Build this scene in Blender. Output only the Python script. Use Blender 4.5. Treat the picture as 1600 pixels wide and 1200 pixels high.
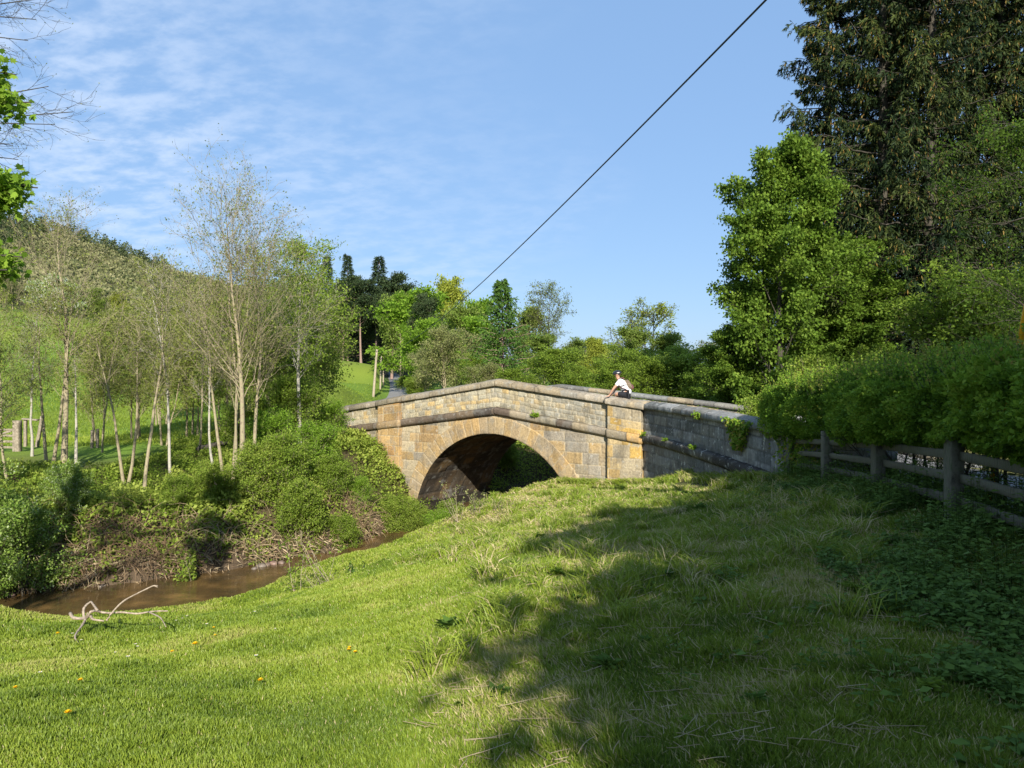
import bpy, math, random
import numpy as np
from math import radians, sin, cos, pi
for o in list(bpy.data.objects): bpy.data.objects.remove(o)
sc = bpy.context.scene
COL = sc.collection

# ---------------------------------------------------------------- camera, sky, sun, exposure
cam = bpy.data.cameras.new('camera'); co = bpy.data.objects.new('camera', cam); COL.objects.link(co)
co.location = (0, 0, 0); co.rotation_euler = (radians(90), 0, 0)
cam.sensor_width = 36; cam.lens = 27; cam.shift_y = -0.0075; cam.clip_start = 0.05; cam.clip_end = 6000
sc.camera = co
sc.view_settings.view_transform = 'Standard'; sc.view_settings.look = 'None'
sc.view_settings.exposure = 1.18; sc.view_settings.gamma = 1
SUN_EL = radians(28); SUN_H = np.array([0.13, -0.99]); SUN_H = SUN_H / np.linalg.norm(SUN_H)
sun = bpy.data.lights.new('sun', 'SUN'); sun.energy = 4.1; sun.angle = radians(0.5); sun.color = (1, 0.94, 0.84)
so = bpy.data.objects.new('sun', sun); COL.objects.link(so)
so.rotation_euler = (pi/2 - SUN_EL, 0, math.atan2(SUN_H[0], -SUN_H[1]))
so.location = (20, -60, 60)
w = bpy.data.worlds.new('World'); sc.world = w; w.use_nodes = True
nt = w.node_tree; nt.nodes.clear()
def N(nt, t, **k):
    n = nt.nodes.new(t)
    for a, b in k.items(): setattr(n, a, b)
    return n
wo = N(nt, 'ShaderNodeOutputWorld'); bg = N(nt, 'ShaderNodeBackground'); sky = N(nt, 'ShaderNodeTexSky')
sky.sky_type = 'NISHITA'; sky.sun_disc = False; sky.sun_elevation = SUN_EL
sky.sun_rotation = math.atan2(SUN_H[0], SUN_H[1])
sky.air_density = 1.0; sky.dust_density = 0.6; sky.ozone_density = 2.2; sky.altitude = 100
bg.inputs[1].default_value = 0.088
def math_n(nt, op, a, b=None):
    n = N(nt, 'ShaderNodeMath', operation=op)
    for i, v in enumerate((a, b)):
        if v is None: continue
        if isinstance(v, (int, float)): n.inputs[i].default_value = v
        else: nt.links.new(v, n.inputs[i])
    return n.outputs[0]
# thin broken high cloud, laid out on a horizontal layer high above the ground
tc = N(nt, 'ShaderNodeTexCoord'); sp = N(nt, 'ShaderNodeSeparateXYZ'); nt.links.new(tc.outputs['Generated'], sp.inputs[0])
zz = math_n(nt, 'MAXIMUM', sp.outputs[2], 0.02); zz = math_n(nt, 'ADD', zz, 0.28)
cx = math_n(nt, 'DIVIDE', sp.outputs[0], zz); cy = math_n(nt, 'DIVIDE', sp.outputs[1], zz)
cb = N(nt, 'ShaderNodeCombineXYZ'); nt.links.new(cx, cb.inputs[0]); nt.links.new(cy, cb.inputs[1])
mp = N(nt, 'ShaderNodeMapping'); nt.links.new(cb.outputs[0], mp.inputs[0]); mp.inputs['Rotation'].default_value = (0, 0, radians(35)); mp.inputs['Scale'].default_value = (1, 1.5, 1)
n1 = N(nt, 'ShaderNodeTexNoise'); nt.links.new(mp.outputs[0], n1.inputs['Vector']); n1.inputs['Scale'].default_value = 11; n1.inputs['Detail'].default_value = 8; n1.inputs['Roughness'].default_value = 0.58; n1.inputs['Distortion'].default_value = 0.1
n2 = N(nt, 'ShaderNodeTexNoise'); nt.links.new(cb.outputs[0], n2.inputs['Vector']); n2.inputs['Scale'].default_value = 0.75; n2.inputs['Detail'].default_value = 2
# cloud field sits to the left of the view: falls off to the right
msk = math_n(nt, 'ADD', math_n(nt, 'MULTIPLY', cx, -1.05), 0.10)
msk = math_n(nt, 'ADD', msk, math_n(nt, 'MULTIPLY', math_n(nt, 'SUBTRACT', n2.outputs[0], 0.5), 2.2))
mc = N(nt, 'ShaderNodeClamp'); nt.links.new(msk, mc.inputs[0])
r1 = N(nt, 'ShaderNodeMapRange', interpolation_type='SMOOTHSTEP'); nt.links.new(n1.outputs[0], r1.inputs[0]); r1.inputs[1].default_value = 0.34; r1.inputs[2].default_value = 0.70
cl = math_n(nt, 'MULTIPLY', r1.outputs[0], mc.outputs[0]); cl = math_n(nt, 'MULTIPLY', cl, 0.6)
cm = N(nt, 'ShaderNodeMix', data_type='RGBA'); nt.links.new(cl, cm.inputs[0]); sk = N(nt, 'ShaderNodeMix', data_type='RGBA'); sk.inputs[0].default_value = .76; nt.links.new(sky.outputs[0], sk.inputs[6]); sk.inputs[7].default_value = (1.42, 2.45, 4.2, 1)
nt.links.new(sk.outputs[2], cm.inputs[6]); cm.inputs[7].default_value = (3.9, 4.55, 5.6, 1)
nt.links.new(cm.outputs[2], bg.inputs[0]); nt.links.new(bg.outputs[0], wo.inputs[0])

# ---------------------------------------------------------------- helpers
HZ = 588.0
def P(px, py, y): return ((px-800)/1200*y, y, (HZ-py)/1200*y)
def nrm(a): return a/np.maximum(np.linalg.norm(a, axis=-1, keepdims=True), 1e-9)
UP = np.array([0, 0, 1.0])
def link(o, parent=None):
    COL.objects.link(o)
    if parent is not None: o.parent = parent
    return o
def tag(o, label=None, cat=None, group=None, kind=None):
    if label: o['label'] = label
    if cat: o['category'] = cat
    if group: o['group'] = group
    if kind: o['kind'] = kind
    return o
def empty(name, loc=(0, 0, 0), rz=0, scale=1, label=None, cat=None, group=None):
    o = bpy.data.objects.new(name, None); COL.objects.link(o); o.location = loc; o.rotation_euler = (0, 0, rz)
    o.scale = (scale,)*3 if isinstance(scale, (int, float)) else scale
    o.empty_display_size = 0.2
    return tag(o, label, cat, group)
def dup(root, loc, rz=0, scale=1, label=None, group=None):
    r = root.copy(); COL.objects.link(r); r.location = loc; r.rotation_euler = (0, 0, rz)
    r.scale = (scale,)*3 if isinstance(scale, (int, float)) else scale
    if label: r['label'] = label
    if group: r['group'] = group
    for ch in list(root.children):
        c = ch.copy(); COL.objects.link(c); c.parent = r
        for g in ch.children:
            d = g.copy(); COL.objects.link(d); d.parent = c
    return r
class MB:
    """collects numpy vertex / face arrays and links them as ONE mesh object"""
    def __init__(s): s.v = []; s.f = []; s.t = []; s.c = []; s.n = 0
    def add(s, V, F, tone=0.5, col=None):
        V = np.asarray(V, dtype=np.float32).reshape(-1, 3)
        if len(V) == 0: return
        F = [F] if isinstance(F, np.ndarray) else F
        for f in F:
            if len(f): s.f.append(np.asarray(f, dtype=np.int64) + s.n)
        s.v.append(V); s.n += len(V)
        t = np.empty(len(V), dtype=np.float32); t[:] = tone; s.t.append(t)
        if col is not None: s.c.append(np.asarray(col, dtype=np.float32).reshape(-1, 3))
    def mesh(s, name, mats, smooth=False):
        me = bpy.data.meshes.new(name)
        if s.n == 0: return me
        V = np.concatenate(s.v); me.vertices.add(len(V)); me.vertices.foreach_set('co', V.ravel())
        tot = np.concatenate([np.full(len(f), f.shape[1]) for f in s.f]).astype(np.int32)
        li = np.concatenate([f.ravel() for f in s.f]).astype(np.int32)
        me.loops.add(len(li)); me.loops.foreach_set('vertex_index', li)
        me.polygons.add(len(tot)); st = np.zeros(len(tot), dtype=np.int32); st[1:] = np.cumsum(tot)[:-1]
        me.polygons.foreach_set('loop_start', st)
        if smooth: me.polygons.foreach_set('use_smooth', np.ones(len(tot), dtype=bool))
        a = me.attributes.new('tone', 'FLOAT', 'POINT'); a.data.foreach_set('value', np.concatenate(s.t))
        if s.c and sum(len(c) for c in s.c) == len(V):
            c = np.concatenate(s.c); c = np.concatenate([c, np.ones((len(c), 1), dtype=np.float32)], 1)
            a = me.attributes.new('col', 'FLOAT_COLOR', 'POINT'); a.data.foreach_set('color', c.ravel().astype(np.float32))
        me.update(calc_edges=True); me.validate()
        for m in (mats if isinstance(mats, (list, tuple)) else [mats]): me.materials.append(m)
        return me
    def build(s, name, mats, parent=None, smooth=False):
        o = bpy.data.objects.new(name, s.mesh(name, mats, smooth)); return link(o, parent)
def box_vf(x0, x1, y0, y1, z0, z1):
    V = np.array([[x, y, z] for x in (x0, x1) for y in (y0, y1) for z in (z0, z1)], dtype=float)
    F = np.array([[0, 1, 3, 2], [4, 6, 7, 5], [0, 4, 5, 1], [2, 3, 7, 6], [0, 2, 6, 4], [1, 5, 7, 3]])
    return V, F
def tubes(mb, paths, radii, sides=5, tone=0.5, cap=False):
    n, m, _ = paths.shape
    T = np.gradient(paths, axis=1); T = nrm(T)
    ref = np.where(np.abs(T[..., 2:3]) > 0.8, np.array([1.0, 0, 0]), UP)
    U = nrm(np.cross(T, ref)); W = np.cross(T, U)
    a = np.arange(sides)*2*pi/sides
    V = paths[:, :, None, :] + radii[:, :, None, None]*(np.cos(a)[None, None, :, None]*U[:, :, None, :] + np.sin(a)[None, None, :, None]*W[:, :, None, :])
    idx = np.arange(n*m*sides).reshape(n, m, sides)
    A = idx[:, :-1]; B = idx[:, 1:]
    F = np.stack([A, np.roll(A, -1, 2), np.roll(B, -1, 2), B], -1).reshape(-1, 4)
    fs = [F]
    if cap: fs.append(idx[:, -1, ::1]); fs.append(idx[:, 0, ::-1])
    mb.add(V, fs, tone)
def leaves(mb, Pp, D, size, width=0.55, cup=0.15, rng=None, tone=0.5, flat=None):
    """rhombic leaves: base at Pp, pointing along D, size = length"""
    n = len(Pp)
    if n == 0: return
    D = nrm(D); size = np.broadcast_to(np.asarray(size, dtype=float), (n,))[:, None]
    R = rng.normal(0, 1, (n, 3))
    if flat is not None: R = R*(1-flat) + UP*flat*2.2
    S = nrm(np.cross(D, R)); Nn = np.cross(S, D)
    b = Pp; t = Pp + D*size
    m = Pp + D*size*0.45 + Nn*size*cup
    l = m + S*size*width*0.5; r = m - S*size*width*0.5
    V = np.stack([b, l, t, r], 1)
    F = np.arange(4*n).reshape(n, 4)
    tt = np.repeat(np.broadcast_to(np.asarray(tone, dtype=float), (n,)), 4)
    mb.add(V, F, tt)
def star_leaves(mb, Pp, D, size, rng, tone, lobes=5):
    """lobed leaves (sycamore): fan outline with points, slightly cupped"""
    n = len(Pp); D = nrm(D); R = rng.normal(0, 1, (n, 3))*0.55 + UP*1.2
    S = nrm(np.cross(D, R)); Nn = np.cross(S, D); size = np.broadcast_to(np.asarray(size, float), (n,))
    prof = [(0.0, 0.0), (0.05, .22), (.30, .55), (.36, .30), (.80, .48), (.66, .20), (1.0, 0.0)]
    pts = prof + [(a, -b) for a, b in prof[-2:0:-1]]
    V = []
    for a, b in pts:
        V.append(Pp + size[:, None]*(D*a + S*b - Nn*(abs(b)*0.35 + 0.12*a*a)))
    V = np.stack(V, 1); k = len(pts)
    F = np.arange(k*n).reshape(n, k)
    mb.add(V, F, np.repeat(np.broadcast_to(np.asarray(tone, float), (n,)), k))
def vnoise(x, y, seed=0):
    g = np.random.default_rng(seed).random((64, 64)); x = np.asarray(x, float); y = np.asarray(y, float)
    xi = np.floor(x).astype(int); yi = np.floor(y).astype(int); fx = x-xi; fy = y-yi
    fx = fx*fx*(3-2*fx); fy = fy*fy*(3-2*fy); a = xi % 64; b = yi % 64; a1 = (a+1) % 64; b1 = (b+1) % 64
    return (g[a, b]*(1-fx)+g[a1, b]*fx)*(1-fy)+(g[a, b1]*(1-fx)+g[a1, b1]*fx)*fy
def fbm(x, y, seed=0, o=4):
    s = 0; a = 0.5; tot = 0
    for i in range(o): s = s + a*vnoise(x*2**i, y*2**i, seed+i); tot += a; a *= 0.5
    return s/tot
def sstep(a, b, x): t = np.clip((x-a)/(b-a), 0, 1); return t*t*(3-2*t)

# ---------------------------------------------------------------- materials
def newmat(name):
    m = bpy.data.materials.new(name); m.use_nodes = True; t = m.node_tree; t.nodes.clear()
    o = N(t, 'ShaderNodeOutputMaterial'); return m, t, o
def ramp(t, fac, cols):
    r = N(t, 'ShaderNodeValToRGB'); t.links.new(fac, r.inputs[0]); e = r.color_ramp.elements
    while len(e) < len(cols): e.new(0.5)
    for i, (p, c) in enumerate(cols): e[i].position = p; e[i].color = (*c, 1)
    return r.outputs[0]
def leafmat(name, cols, trans=0.35, rough=0.6, spec=0.12, nscale=1.3, namp=0.35):
    m, t, o = newmat(name)
    at = N(t, 'ShaderNodeAttribute', attribute_name='tone'); gm = N(t, 'ShaderNodeNewGeometry')
    no = N(t, 'ShaderNodeTexNoise'); t.links.new(gm.outputs['Position'], no.inputs['Vector']); no.inputs['Scale'].default_value = nscale; no.inputs['Detail'].default_value = 2
    f = math_n(t, 'ADD', at.outputs['Fac'], math_n(t, 'MULTIPLY', math_n(t, 'SUBTRACT', no.outputs[0], 0.5), namp))
    oi = N(t, 'ShaderNodeObjectInfo')
    f = math_n(t, 'ADD', f, math_n(t, 'MULTIPLY', math_n(t, 'SUBTRACT', oi.outputs['Random'], 0.5), 0.12))
    n = len(cols); c = ramp(t, f, [((i)/(n-1), k) for i, k in enumerate(cols)])
    p = N(t, 'ShaderNodeBsdfPrincipled'); t.links.new(c, p.inputs['Base Color']); p.inputs['Roughness'].default_value = rough; p.inputs['Specular IOR Level'].default_value = spec
    tr = N(t, 'ShaderNodeBsdfTranslucent'); hs = N(t, 'ShaderNodeHueSaturation'); t.links.new(c, hs.inputs['Color']); hs.inputs['Value'].default_value = 1.5; hs.inputs['Hue'].default_value = 0.49; t.links.new(hs.outputs[0], tr.inputs[0])
    mx = N(t, 'ShaderNodeMixShader'); mx.inputs[0].default_value = trans; t.links.new(p.outputs[0], mx.inputs[1]); t.links.new(tr.outputs[0], mx.inputs[2]); t.links.new(mx.outputs[0], o.inputs[0])
    return m
def woodmat(name, c0, c1, scale=(9, 9, 2.5), rough=0.85, bump=0.5, lichen=None):
    m, t, o = newmat(name)
    tc = N(t, 'ShaderNodeTexCoord'); mp = N(t, 'ShaderNodeMapping'); t.links.new(tc.outputs['Object'], mp.inputs[0]); mp.inputs['Scale'].default_value = scale
    no = N(t, 'ShaderNodeTexNoise'); t.links.new(mp.outputs[0], no.inputs['Vector']); no.inputs['Scale'].default_value = 2.2; no.inputs['Detail'].default_value = 6; no.inputs['Roughness'].default_value = 0.65
    cols = [(0.3, c0), (0.68, c1)]
    if lichen: cols = [(0.28, c0), (0.5, c1), (0.66, lichen)]
    c = ramp(t, no.outputs[0], cols)
    p = N(t, 'ShaderNodeBsdfPrincipled'); t.links.new(c, p.inputs['Base Color']); p.inputs['Roughness'].default_value = rough; p.inputs['Specular IOR Level'].default_value = 0.2
    b = N(t, 'ShaderNodeBump'); b.inputs['Strength'].default_value = bump; b.inputs['Distance'].default_value = 0.02; t.links.new(no.outputs[0], b.inputs['Height']); t.links.new(b.outputs[0], p.inputs['Normal'])
    t.links.new(p.outputs[0], o.inputs[0]); return m
def plain(name, c, rough=0.6, spec=0.3, var=0.12, scale=30):
    m, t, o = newmat(name); tc = N(t, 'ShaderNodeTexCoord')
    no = N(t, 'ShaderNodeTexNoise'); t.links.new(tc.outputs['Object'], no.inputs['Vector']); no.inputs['Scale'].default_value = scale; no.inputs['Detail'].default_value = 4
    cc = ramp(t, no.outputs[0], [(0.25, tuple(x*(1-var*2) for x in c)), (0.75, tuple(min(1, x*(1+var)) for x in c))])
    p = N(t, 'ShaderNodeBsdfPrincipled'); t.links.new(cc, p.inputs['Base Color']); p.inputs['Roughness'].default_value = rough; p.inputs['Specular IOR Level'].default_value = spec
    t.links.new(p.outputs[0], o.inputs[0]); return m
def colmat(name, rough=0.9, bump=0.35, nscale=14, lichen=0.0, spots=0.0, vert=0.0):
    """stone: per stone colour from the mesh, weathering noise, lichen blotches"""
    m, t, o = newmat(name)
    at = N(t, 'ShaderNodeAttribute', attribute_name='col'); tc = N(t, 'ShaderNodeTexCoord')
    no = N(t, 'ShaderNodeTexNoise'); t.links.new(tc.outputs['Object'], no.inputs['Vector']); no.inputs['Scale'].default_value = nscale; no.inputs['Detail'].default_value = 7; no.inputs['Roughness'].default_value = 0.7
    v = N(t, 'ShaderNodeMapRange'); t.links.new(no.outputs[0], v.inputs[0]); v.inputs[1].default_value = 0.3; v.inputs[2].default_value = 0.7; v.inputs[3].default_value = 0.62; v.inputs[4].default_value = 1.3
    mu = N(t, 'ShaderNodeVectorMath', operation='SCALE'); t.links.new(at.outputs['Color'], mu.inputs[0]); t.links.new(v.outputs[0], mu.inputs['Scale'])
    c = mu.outputs[0]
    def blotch(c, scale, lo, hi, amt, colr, detail=5):
        nn = N(t, 'ShaderNodeTexNoise'); t.links.new(tc.outputs['Object'], nn.inputs['Vector']); nn.inputs['Scale'].default_value = scale; nn.inputs['Detail'].default_value = detail; nn.inputs['Roughness'].default_value = 0.62
        r = N(t, 'ShaderNodeMapRange', interpolation_type='SMOOTHSTEP'); t.links.new(nn.outputs[0], r.inputs[0]); r.inputs[1].default_value = lo; r.inputs[2].default_value = hi
        f = math_n(t, 'MULTIPLY', r.outputs[0], amt)
        x = N(t, 'ShaderNodeMix', data_type='RGBA'); t.links.new(f, x.inputs[0]); t.links.new(c, x.inputs[6]); x.inputs[7].default_value = (*colr, 1); return x.outputs[2]
    if lichen: c = blotch(c, 2.6, 0.52, 0.62, lichen, (0.22, 0.22, 0.20)); c = blotch(c, 1.1, 0.50, 0.66, lichen*0.8, (0.06, 0.055, 0.05))
    if spots: c = blotch(c, 5.5, 0.60 if spots > .6 else 0.63, 0.66, spots, (0.50, 0.50, 0.46), 4)
    mpv = N(t, 'ShaderNodeMapping'); t.links.new(tc.outputs['Object'], mpv.inputs[0]); mpv.inputs['Scale'].default_value = (2.6, 2.6, .35)
    nv_ = N(t, 'ShaderNodeTexNoise'); t.links.new(mpv.outputs[0], nv_.inputs['Vector']); nv_.inputs['Scale'].default_value = 1.6; nv_.inputs['Detail'].default_value = 6; nv_.inputs['Roughness'].default_value = .7
    rv = N(t, 'ShaderNodeMapRange', interpolation_type='SMOOTHSTEP'); t.links.new(nv_.outputs[0], rv.inputs[0]); rv.inputs[1].default_value = .50; rv.inputs[2].default_value = .68
    xv = N(t, 'ShaderNodeMix', data_type='RGBA'); t.links.new(math_n(t, 'MULTIPLY', rv.outputs[0], .42), xv.inputs[0]); t.links.new(c, xv.inputs[6]); xv.inputs[7].default_value = (.07, .06, .045, 1); c = xv.outputs[2]
    p = N(t, 'ShaderNodeBsdfPrincipled'); t.links.new(c, p.inputs['Base Color']); p.inputs['Roughness'].default_value = rough; p.inputs['Specular IOR Level'].default_value = 0.15
    b = N(t, 'ShaderNodeBump'); b.inputs['Strength'].default_value = bump; b.inputs['Distance'].default_value = 0.03; t.links.new(no.outputs[0], b.inputs['Height']); t.links.new(b.outputs[0], p.inputs['Normal'])
    t.links.new(p.outputs[0], o.inputs[0]); return m

G = dict(
 alder=leafmat('alder_leaves', [(.11, .14, .025), (.22, .26, .05), (.33, .35, .10)], .42),
 olive=leafmat('olive_leaves', [(.10, .125, .025), (.21, .245, .05), (.32, .33, .10)], .42),
 fresh=leafmat('fresh_leaves', [(.075, .125, .015), (.17, .25, .03), (.28, .36, .06)], .42),
 maple=leafmat('sycamore_leaves', [(.05, .09, .012), (.11, .19, .022), (.22, .31, .045)], .40, nscale=0.9),
 bright=leafmat('bright_leaves', [(.09, .17, .015), (.17, .29, .028), (.27, .39, .05)], .45),
 lime=leafmat('lime_leaves', [(.15, .19, .02), (.27, .31, .045), (.38, .40, .07)], .42),
 mid=leafmat('woodland_leaves', [(.075, .12, .02), (.16, .225, .04), (.26, .32, .075)], .38, nscale=.5),
 willow=leafmat('willow_leaves', [(.13, .15, .05), (.22, .24, .08), (.33, .34, .14)], .38),
 dark=leafmat('dark_needles', [(.015, .028, .012), (.035, .058, .022), (.075, .10, .038)], .1, nscale=.8),
 spruce=leafmat('spruce_needles', [(.004, .011, .005), (.015, .031, .010), (.085, .105, .024), (.24, .14, .04)], .12, nscale=.7),  # near-black and green-gold stops paint inner shade and highlights into the needles
 larch=leafmat('larch_needles', [(.035, .08, .014), (.07, .14, .024), (.12, .21, .04)], .25),
 blossom=leafmat('hawthorn_leaves', [(.05, .10, .014), (.12, .21, .03), (.20, .29, .05), (.26, .34, .10), (.62, .64, .54), (.75, .75, .68)], .3, namp=.1),
 hedge=leafmat('hedge_leaves', [(.045, .09, .012), (.12, .22, .02), (.22, .33, .035), (.34, .23, .07)], .35, namp=.25),
 nettle=leafmat('nettle_leaves', [(.03, .06, .014), (.075, .14, .024), (.14, .22, .04)], .3),
 bank=leafmat('bank_leaves', [(.075, .125, .016), (.17, .25, .03), (.31, .36, .07)], .38, nscale=.8, namp=.5),
 wood=leafmat('far_wood_leaves', [(.05, .075, .03), (.14, .15, .06), (.24, .23, .11)], .2, nscale=.03, namp=.7),
 bramble=leafmat('dead_stems', [(.19, .125, .07), (.32, .235, .14), (.43, .35, .22)], .1),
)
BARK = dict(
 alder=woodmat('alder_bark', (.11, .09, .06), (.29, .24, .155), (7, 7, 5), lichen=(.25, .25, .13)),
 pale=woodmat('pale_bark', (.16, .14, .11), (.38, .35, .29), (6, 6, 7), lichen=(.29, .30, .23)),
 dark=woodmat('dark_bark', (.025, .022, .018), (.09, .08, .06)),
 pine=woodmat('pine_bark', (.14, .09, .07), (.34, .24, .19)),
 twig=woodmat('dry_branch_bark', (.16, .12, .09), (.44, .36, .27), (18, 18, 18)),
)

# ---------------------------------------------------------------- terrain
ctl = []
def C(px, py, y): ctl.append(P(px, py, y))
def CW(x, y, z): ctl.append((x, y, z))
for a in [(-300, 1200, 3.2), (0, 1200, 3.25), (400, 1200, 3.2), (800, 1200, 3.1), (1200, 1200, 3.0), (1600, 1200, 2.85), (1900, 1200, 2.8),
          (0, 1030, 6.4), (-400, 1000, 7), (100, 995, 7.4), (0, 948, 8.6), (60, 968, 8.3), (-150, 930, 9), (250, 972, 8.3), (450, 940, 9.9), (560, 912, 11.2), (640, 858, 13.3), (700, 830, 17), (800, 795, 21), (850, 772, 24), (892, 760, 27.0),
          (600, 1050, 5.2), (300, 1090, 4.7), (560, 960, 7.9), (700, 1085, 4.6), (850, 1100, 4.1), (800, 950, 6.0), (700, 900, 8.8), (850, 860, 9.8), (1000, 820, 12), (900, 800, 16.5), (780, 830, 15), (1100, 785, 15), (1000, 900, 6.9), (1200, 900, 6.1), (1400, 850, 7.0), (1300, 780, 10.8), (1500, 1000, 4.6), (1050, 1000, 4.8),
          (1005, 757, 26.2), (1144, 752, 18.3), (1220, 750, 15.5)]: C(*a)
for a in [(4.5, 8, -1.5), (4.95, 10.6, -1.68), (5.3, 13.2, -1.9), (4.2, 6.4, -1.42), (3.9, 4, -1.42), (3.6, 1, -1.45), (3.5, -6, -1.45), (0, 0, -1.6), (-4, 0, -1.75), (0, -8, -1.6), (-10, -4, -1.9), (-9, 5, -2.6), (-12, 8, -3.2), (-18, 5, -3), (-20, -8, -2.4),
          (7, 5, -1.55), (7, 0, -1.55), (7, 10, -1.7), (7.5, 15, -2.2), (10, 5, -1.5), (10, 15, -2), (14, 8, -1.6), (14, 20, -1.8), (20, 0, -1.2), (25, 20, -1.5), (8.5, 21, -2.4),
          (13, 30, -2.3), (20, 35, -2.3), (30, 50, -2), (12, 40, -3), (9, 34, -3.6), (16, 55, -3.2), (8, 30, -3.2),
          (-6, 11, -4.0), (-2, 14.5, -3.7), (-1, 19, -4.2)]: CW(*a)
# far bank, meadow and hill
for a in [(380, 768, 27), (220, 765, 27), (100, 733, 28.5), (20, 720, 29), (-200, 720, 28), (470, 700, 31), (530, 700, 33), (560, 690, 35), (0, 690, 38), (200, 680, 42), (350, 660, 45),
          (30, 600, 70), (50, 478, 150), (-100, 470, 150), (150, 515, 140), (300, 550, 150), (420, 560, 150), (530, 603, 90), (555, 566, 175), (520, 630, 55), (450, 620, 60), (150, 590, 75),
          (618, 622, 120), (620, 605, 150), (618, 590, 200), (650, 580, 240), (700, 600, 150), (900, 612, 120), (1100, 615, 100), (1300, 620, 70), (760, 625, 70), (900, 640, 60),
          (0, 352, 400), (-300, 290, 400), (100, 372, 400), (200, 418, 400), (300, 450, 400), (450, 478, 420), (600, 560, 500), (800, 588, 600), (1300, 590, 600), (100, 440, 260), (300, 505, 260), (-200, 420, 260), (1100, 596, 300)]: C(*a)
for a in [(-8, 38, -2.9), (-12, 41, -2.9), (-15, 50, -3.1), (-20, 70, -3.4), (-9, 46, -3), (0, 44, -4), (4, 46, -4.3), (-30, 22, -3.8), (-45, 30, -3), (-1500, 1200, 150), (-1500, -300, 60), (0, 1600, 5), (1500, 1200, -4), (1500, -300, 0), (0, -400, 0), (-150, -60, 5), (100, -60, 3), (-900, 500, 170), (-120, 60, 6), (-80, 20, 2)]: CW(*a)
ctl = np.array(ctl)
_s = 1.2
def _phi(A, B):
    d2 = ((A[:, None, :2]-B[None, :, :2])**2).sum(-1); return np.sqrt(d2+_s)
_K = _phi(ctl, ctl); _n = len(ctl)
_A = np.zeros((_n+3, _n+3)); _A[:_n, :_n] = _K - np.eye(_n)*0.15; _A[:_n, _n] = 1; _A[:_n, _n+1:] = ctl[:, :2]/100; _A[_n, :_n] = 1; _A[_n+1:, :_n] = ctl[:, :2].T/100
_w = np.linalg.solve(_A, np.concatenate([ctl[:, 2], [0, 0, 0]]))
WATER = -5.65
O2_ = (-.625, 30.0)
RIV = np.array([(22, 62), (14, 50), (9, 43), (4.0, 38.0), (-1.5, 30.6), (-2.7, 27.2), (-4.2, 23.6), (-6.6, 20.6), (-9.8, 18.3), (-13, 17.2), (-19, 16), (-32, 14), (-70, 6)], float)
RW = np.array([3, 3, 3, 2.9, 2.5, 1.9, 2.0, 2.5, 2.6, 2.6, 3, 3, 3])
def riv(x, y):
    """distance to the river centreline, signed side, half width"""
    x = np.asarray(x, float); y = np.asarray(y, float)
    best = np.full(x.shape, 1e9); hw = np.zeros(x.shape); sd = np.zeros(x.shape)
    for i in range(len(RIV)-1):
        a = RIV[i]; b = RIV[i+1]; d = b-a; L2 = (d**2).sum()
        t = np.clip(((x-a[0])*d[0]+(y-a[1])*d[1])/L2, 0, 1)
        qx = a[0]+t*d[0]; qy = a[1]+t*d[1]; dd = np.hypot(x-qx, y-qy)
        m = dd < best; best = np.where(m, dd, best); hw = np.where(m, RW[i]+t*(RW[i+1]-RW[i]), hw)
        sd = np.where(m, np.sign(d[0]*(y-a[1])-d[1]*(x-a[0])), sd)
    return best, sd, hw
ROAD = [(9.5, -40, -1.3), (8.3, -15, -1.5), (7.6, 0, -1.5), (7.6, 8, -1.6), (7.9, 14, -1.9), (8.3, 18, -2.05), (8.4, 22, -2.1)]
def bridge_pt(t, n=0.0): return (-.625+.819*t+.574*n, 30-.574*t+.819*n)
for t, z in ((5.4, -2.0), (2.5, -1.6), (0, -1.35), (-2.5, -1.6), (-5, -1.95), (-8, -2.35), (-11, -2.6)):
    x, y = bridge_pt(t, 2.6); ROAD.append((x, y, z))
ROAD += [(-11, 43, -2.8), (-12.5, 52, -3.0), (-13.5, 68, -3.4), (-15.3, 90, -3.7), (-18, 120, -3.6), (-22.8, 155, -2.4), (-30.3, 200, -.6), (-38, 240, 1.0), (-60, 300, 4)]
ROAD = np.array(ROAD)
def smooth_path(A, k=10):
    A = np.asarray(A, float); out = []
    Q = np.vstack([2*A[0]-A[1], A, 2*A[-1]-A[-2]])
    for i in range(1, len(Q)-2):
        p0, p1, p2, p3 = Q[i-1:i+3]
        for j in range(k):
            t = j/k; out.append(.5*((2*p1)+(-p0+p2)*t+(2*p0-5*p1+4*p2-p3)*t*t+(-p0+3*p1-3*p2+p3)*t**3))
    out.append(A[-1]); return np.array(out)
RD = smooth_path(ROAD, 8)
def road_dist(x, y):
    best = np.full(np.shape(x), 1e9); z = np.zeros(np.shape(x))
    for i in range(len(RD)-1):
        a = RD[i]; d = RD[i+1]-a; L2 = d[0]**2+d[1]**2
        t = np.clip(((x-a[0])*d[0]+(y-a[1])*d[1])/L2, 0, 1); dd = np.hypot(x-a[0]-t*d[0], y-a[1]-t*d[1])
        m = dd < best; best = np.where(m, dd, best); z = np.where(m, a[2]+t*d[2], z)
    return best, z
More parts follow.
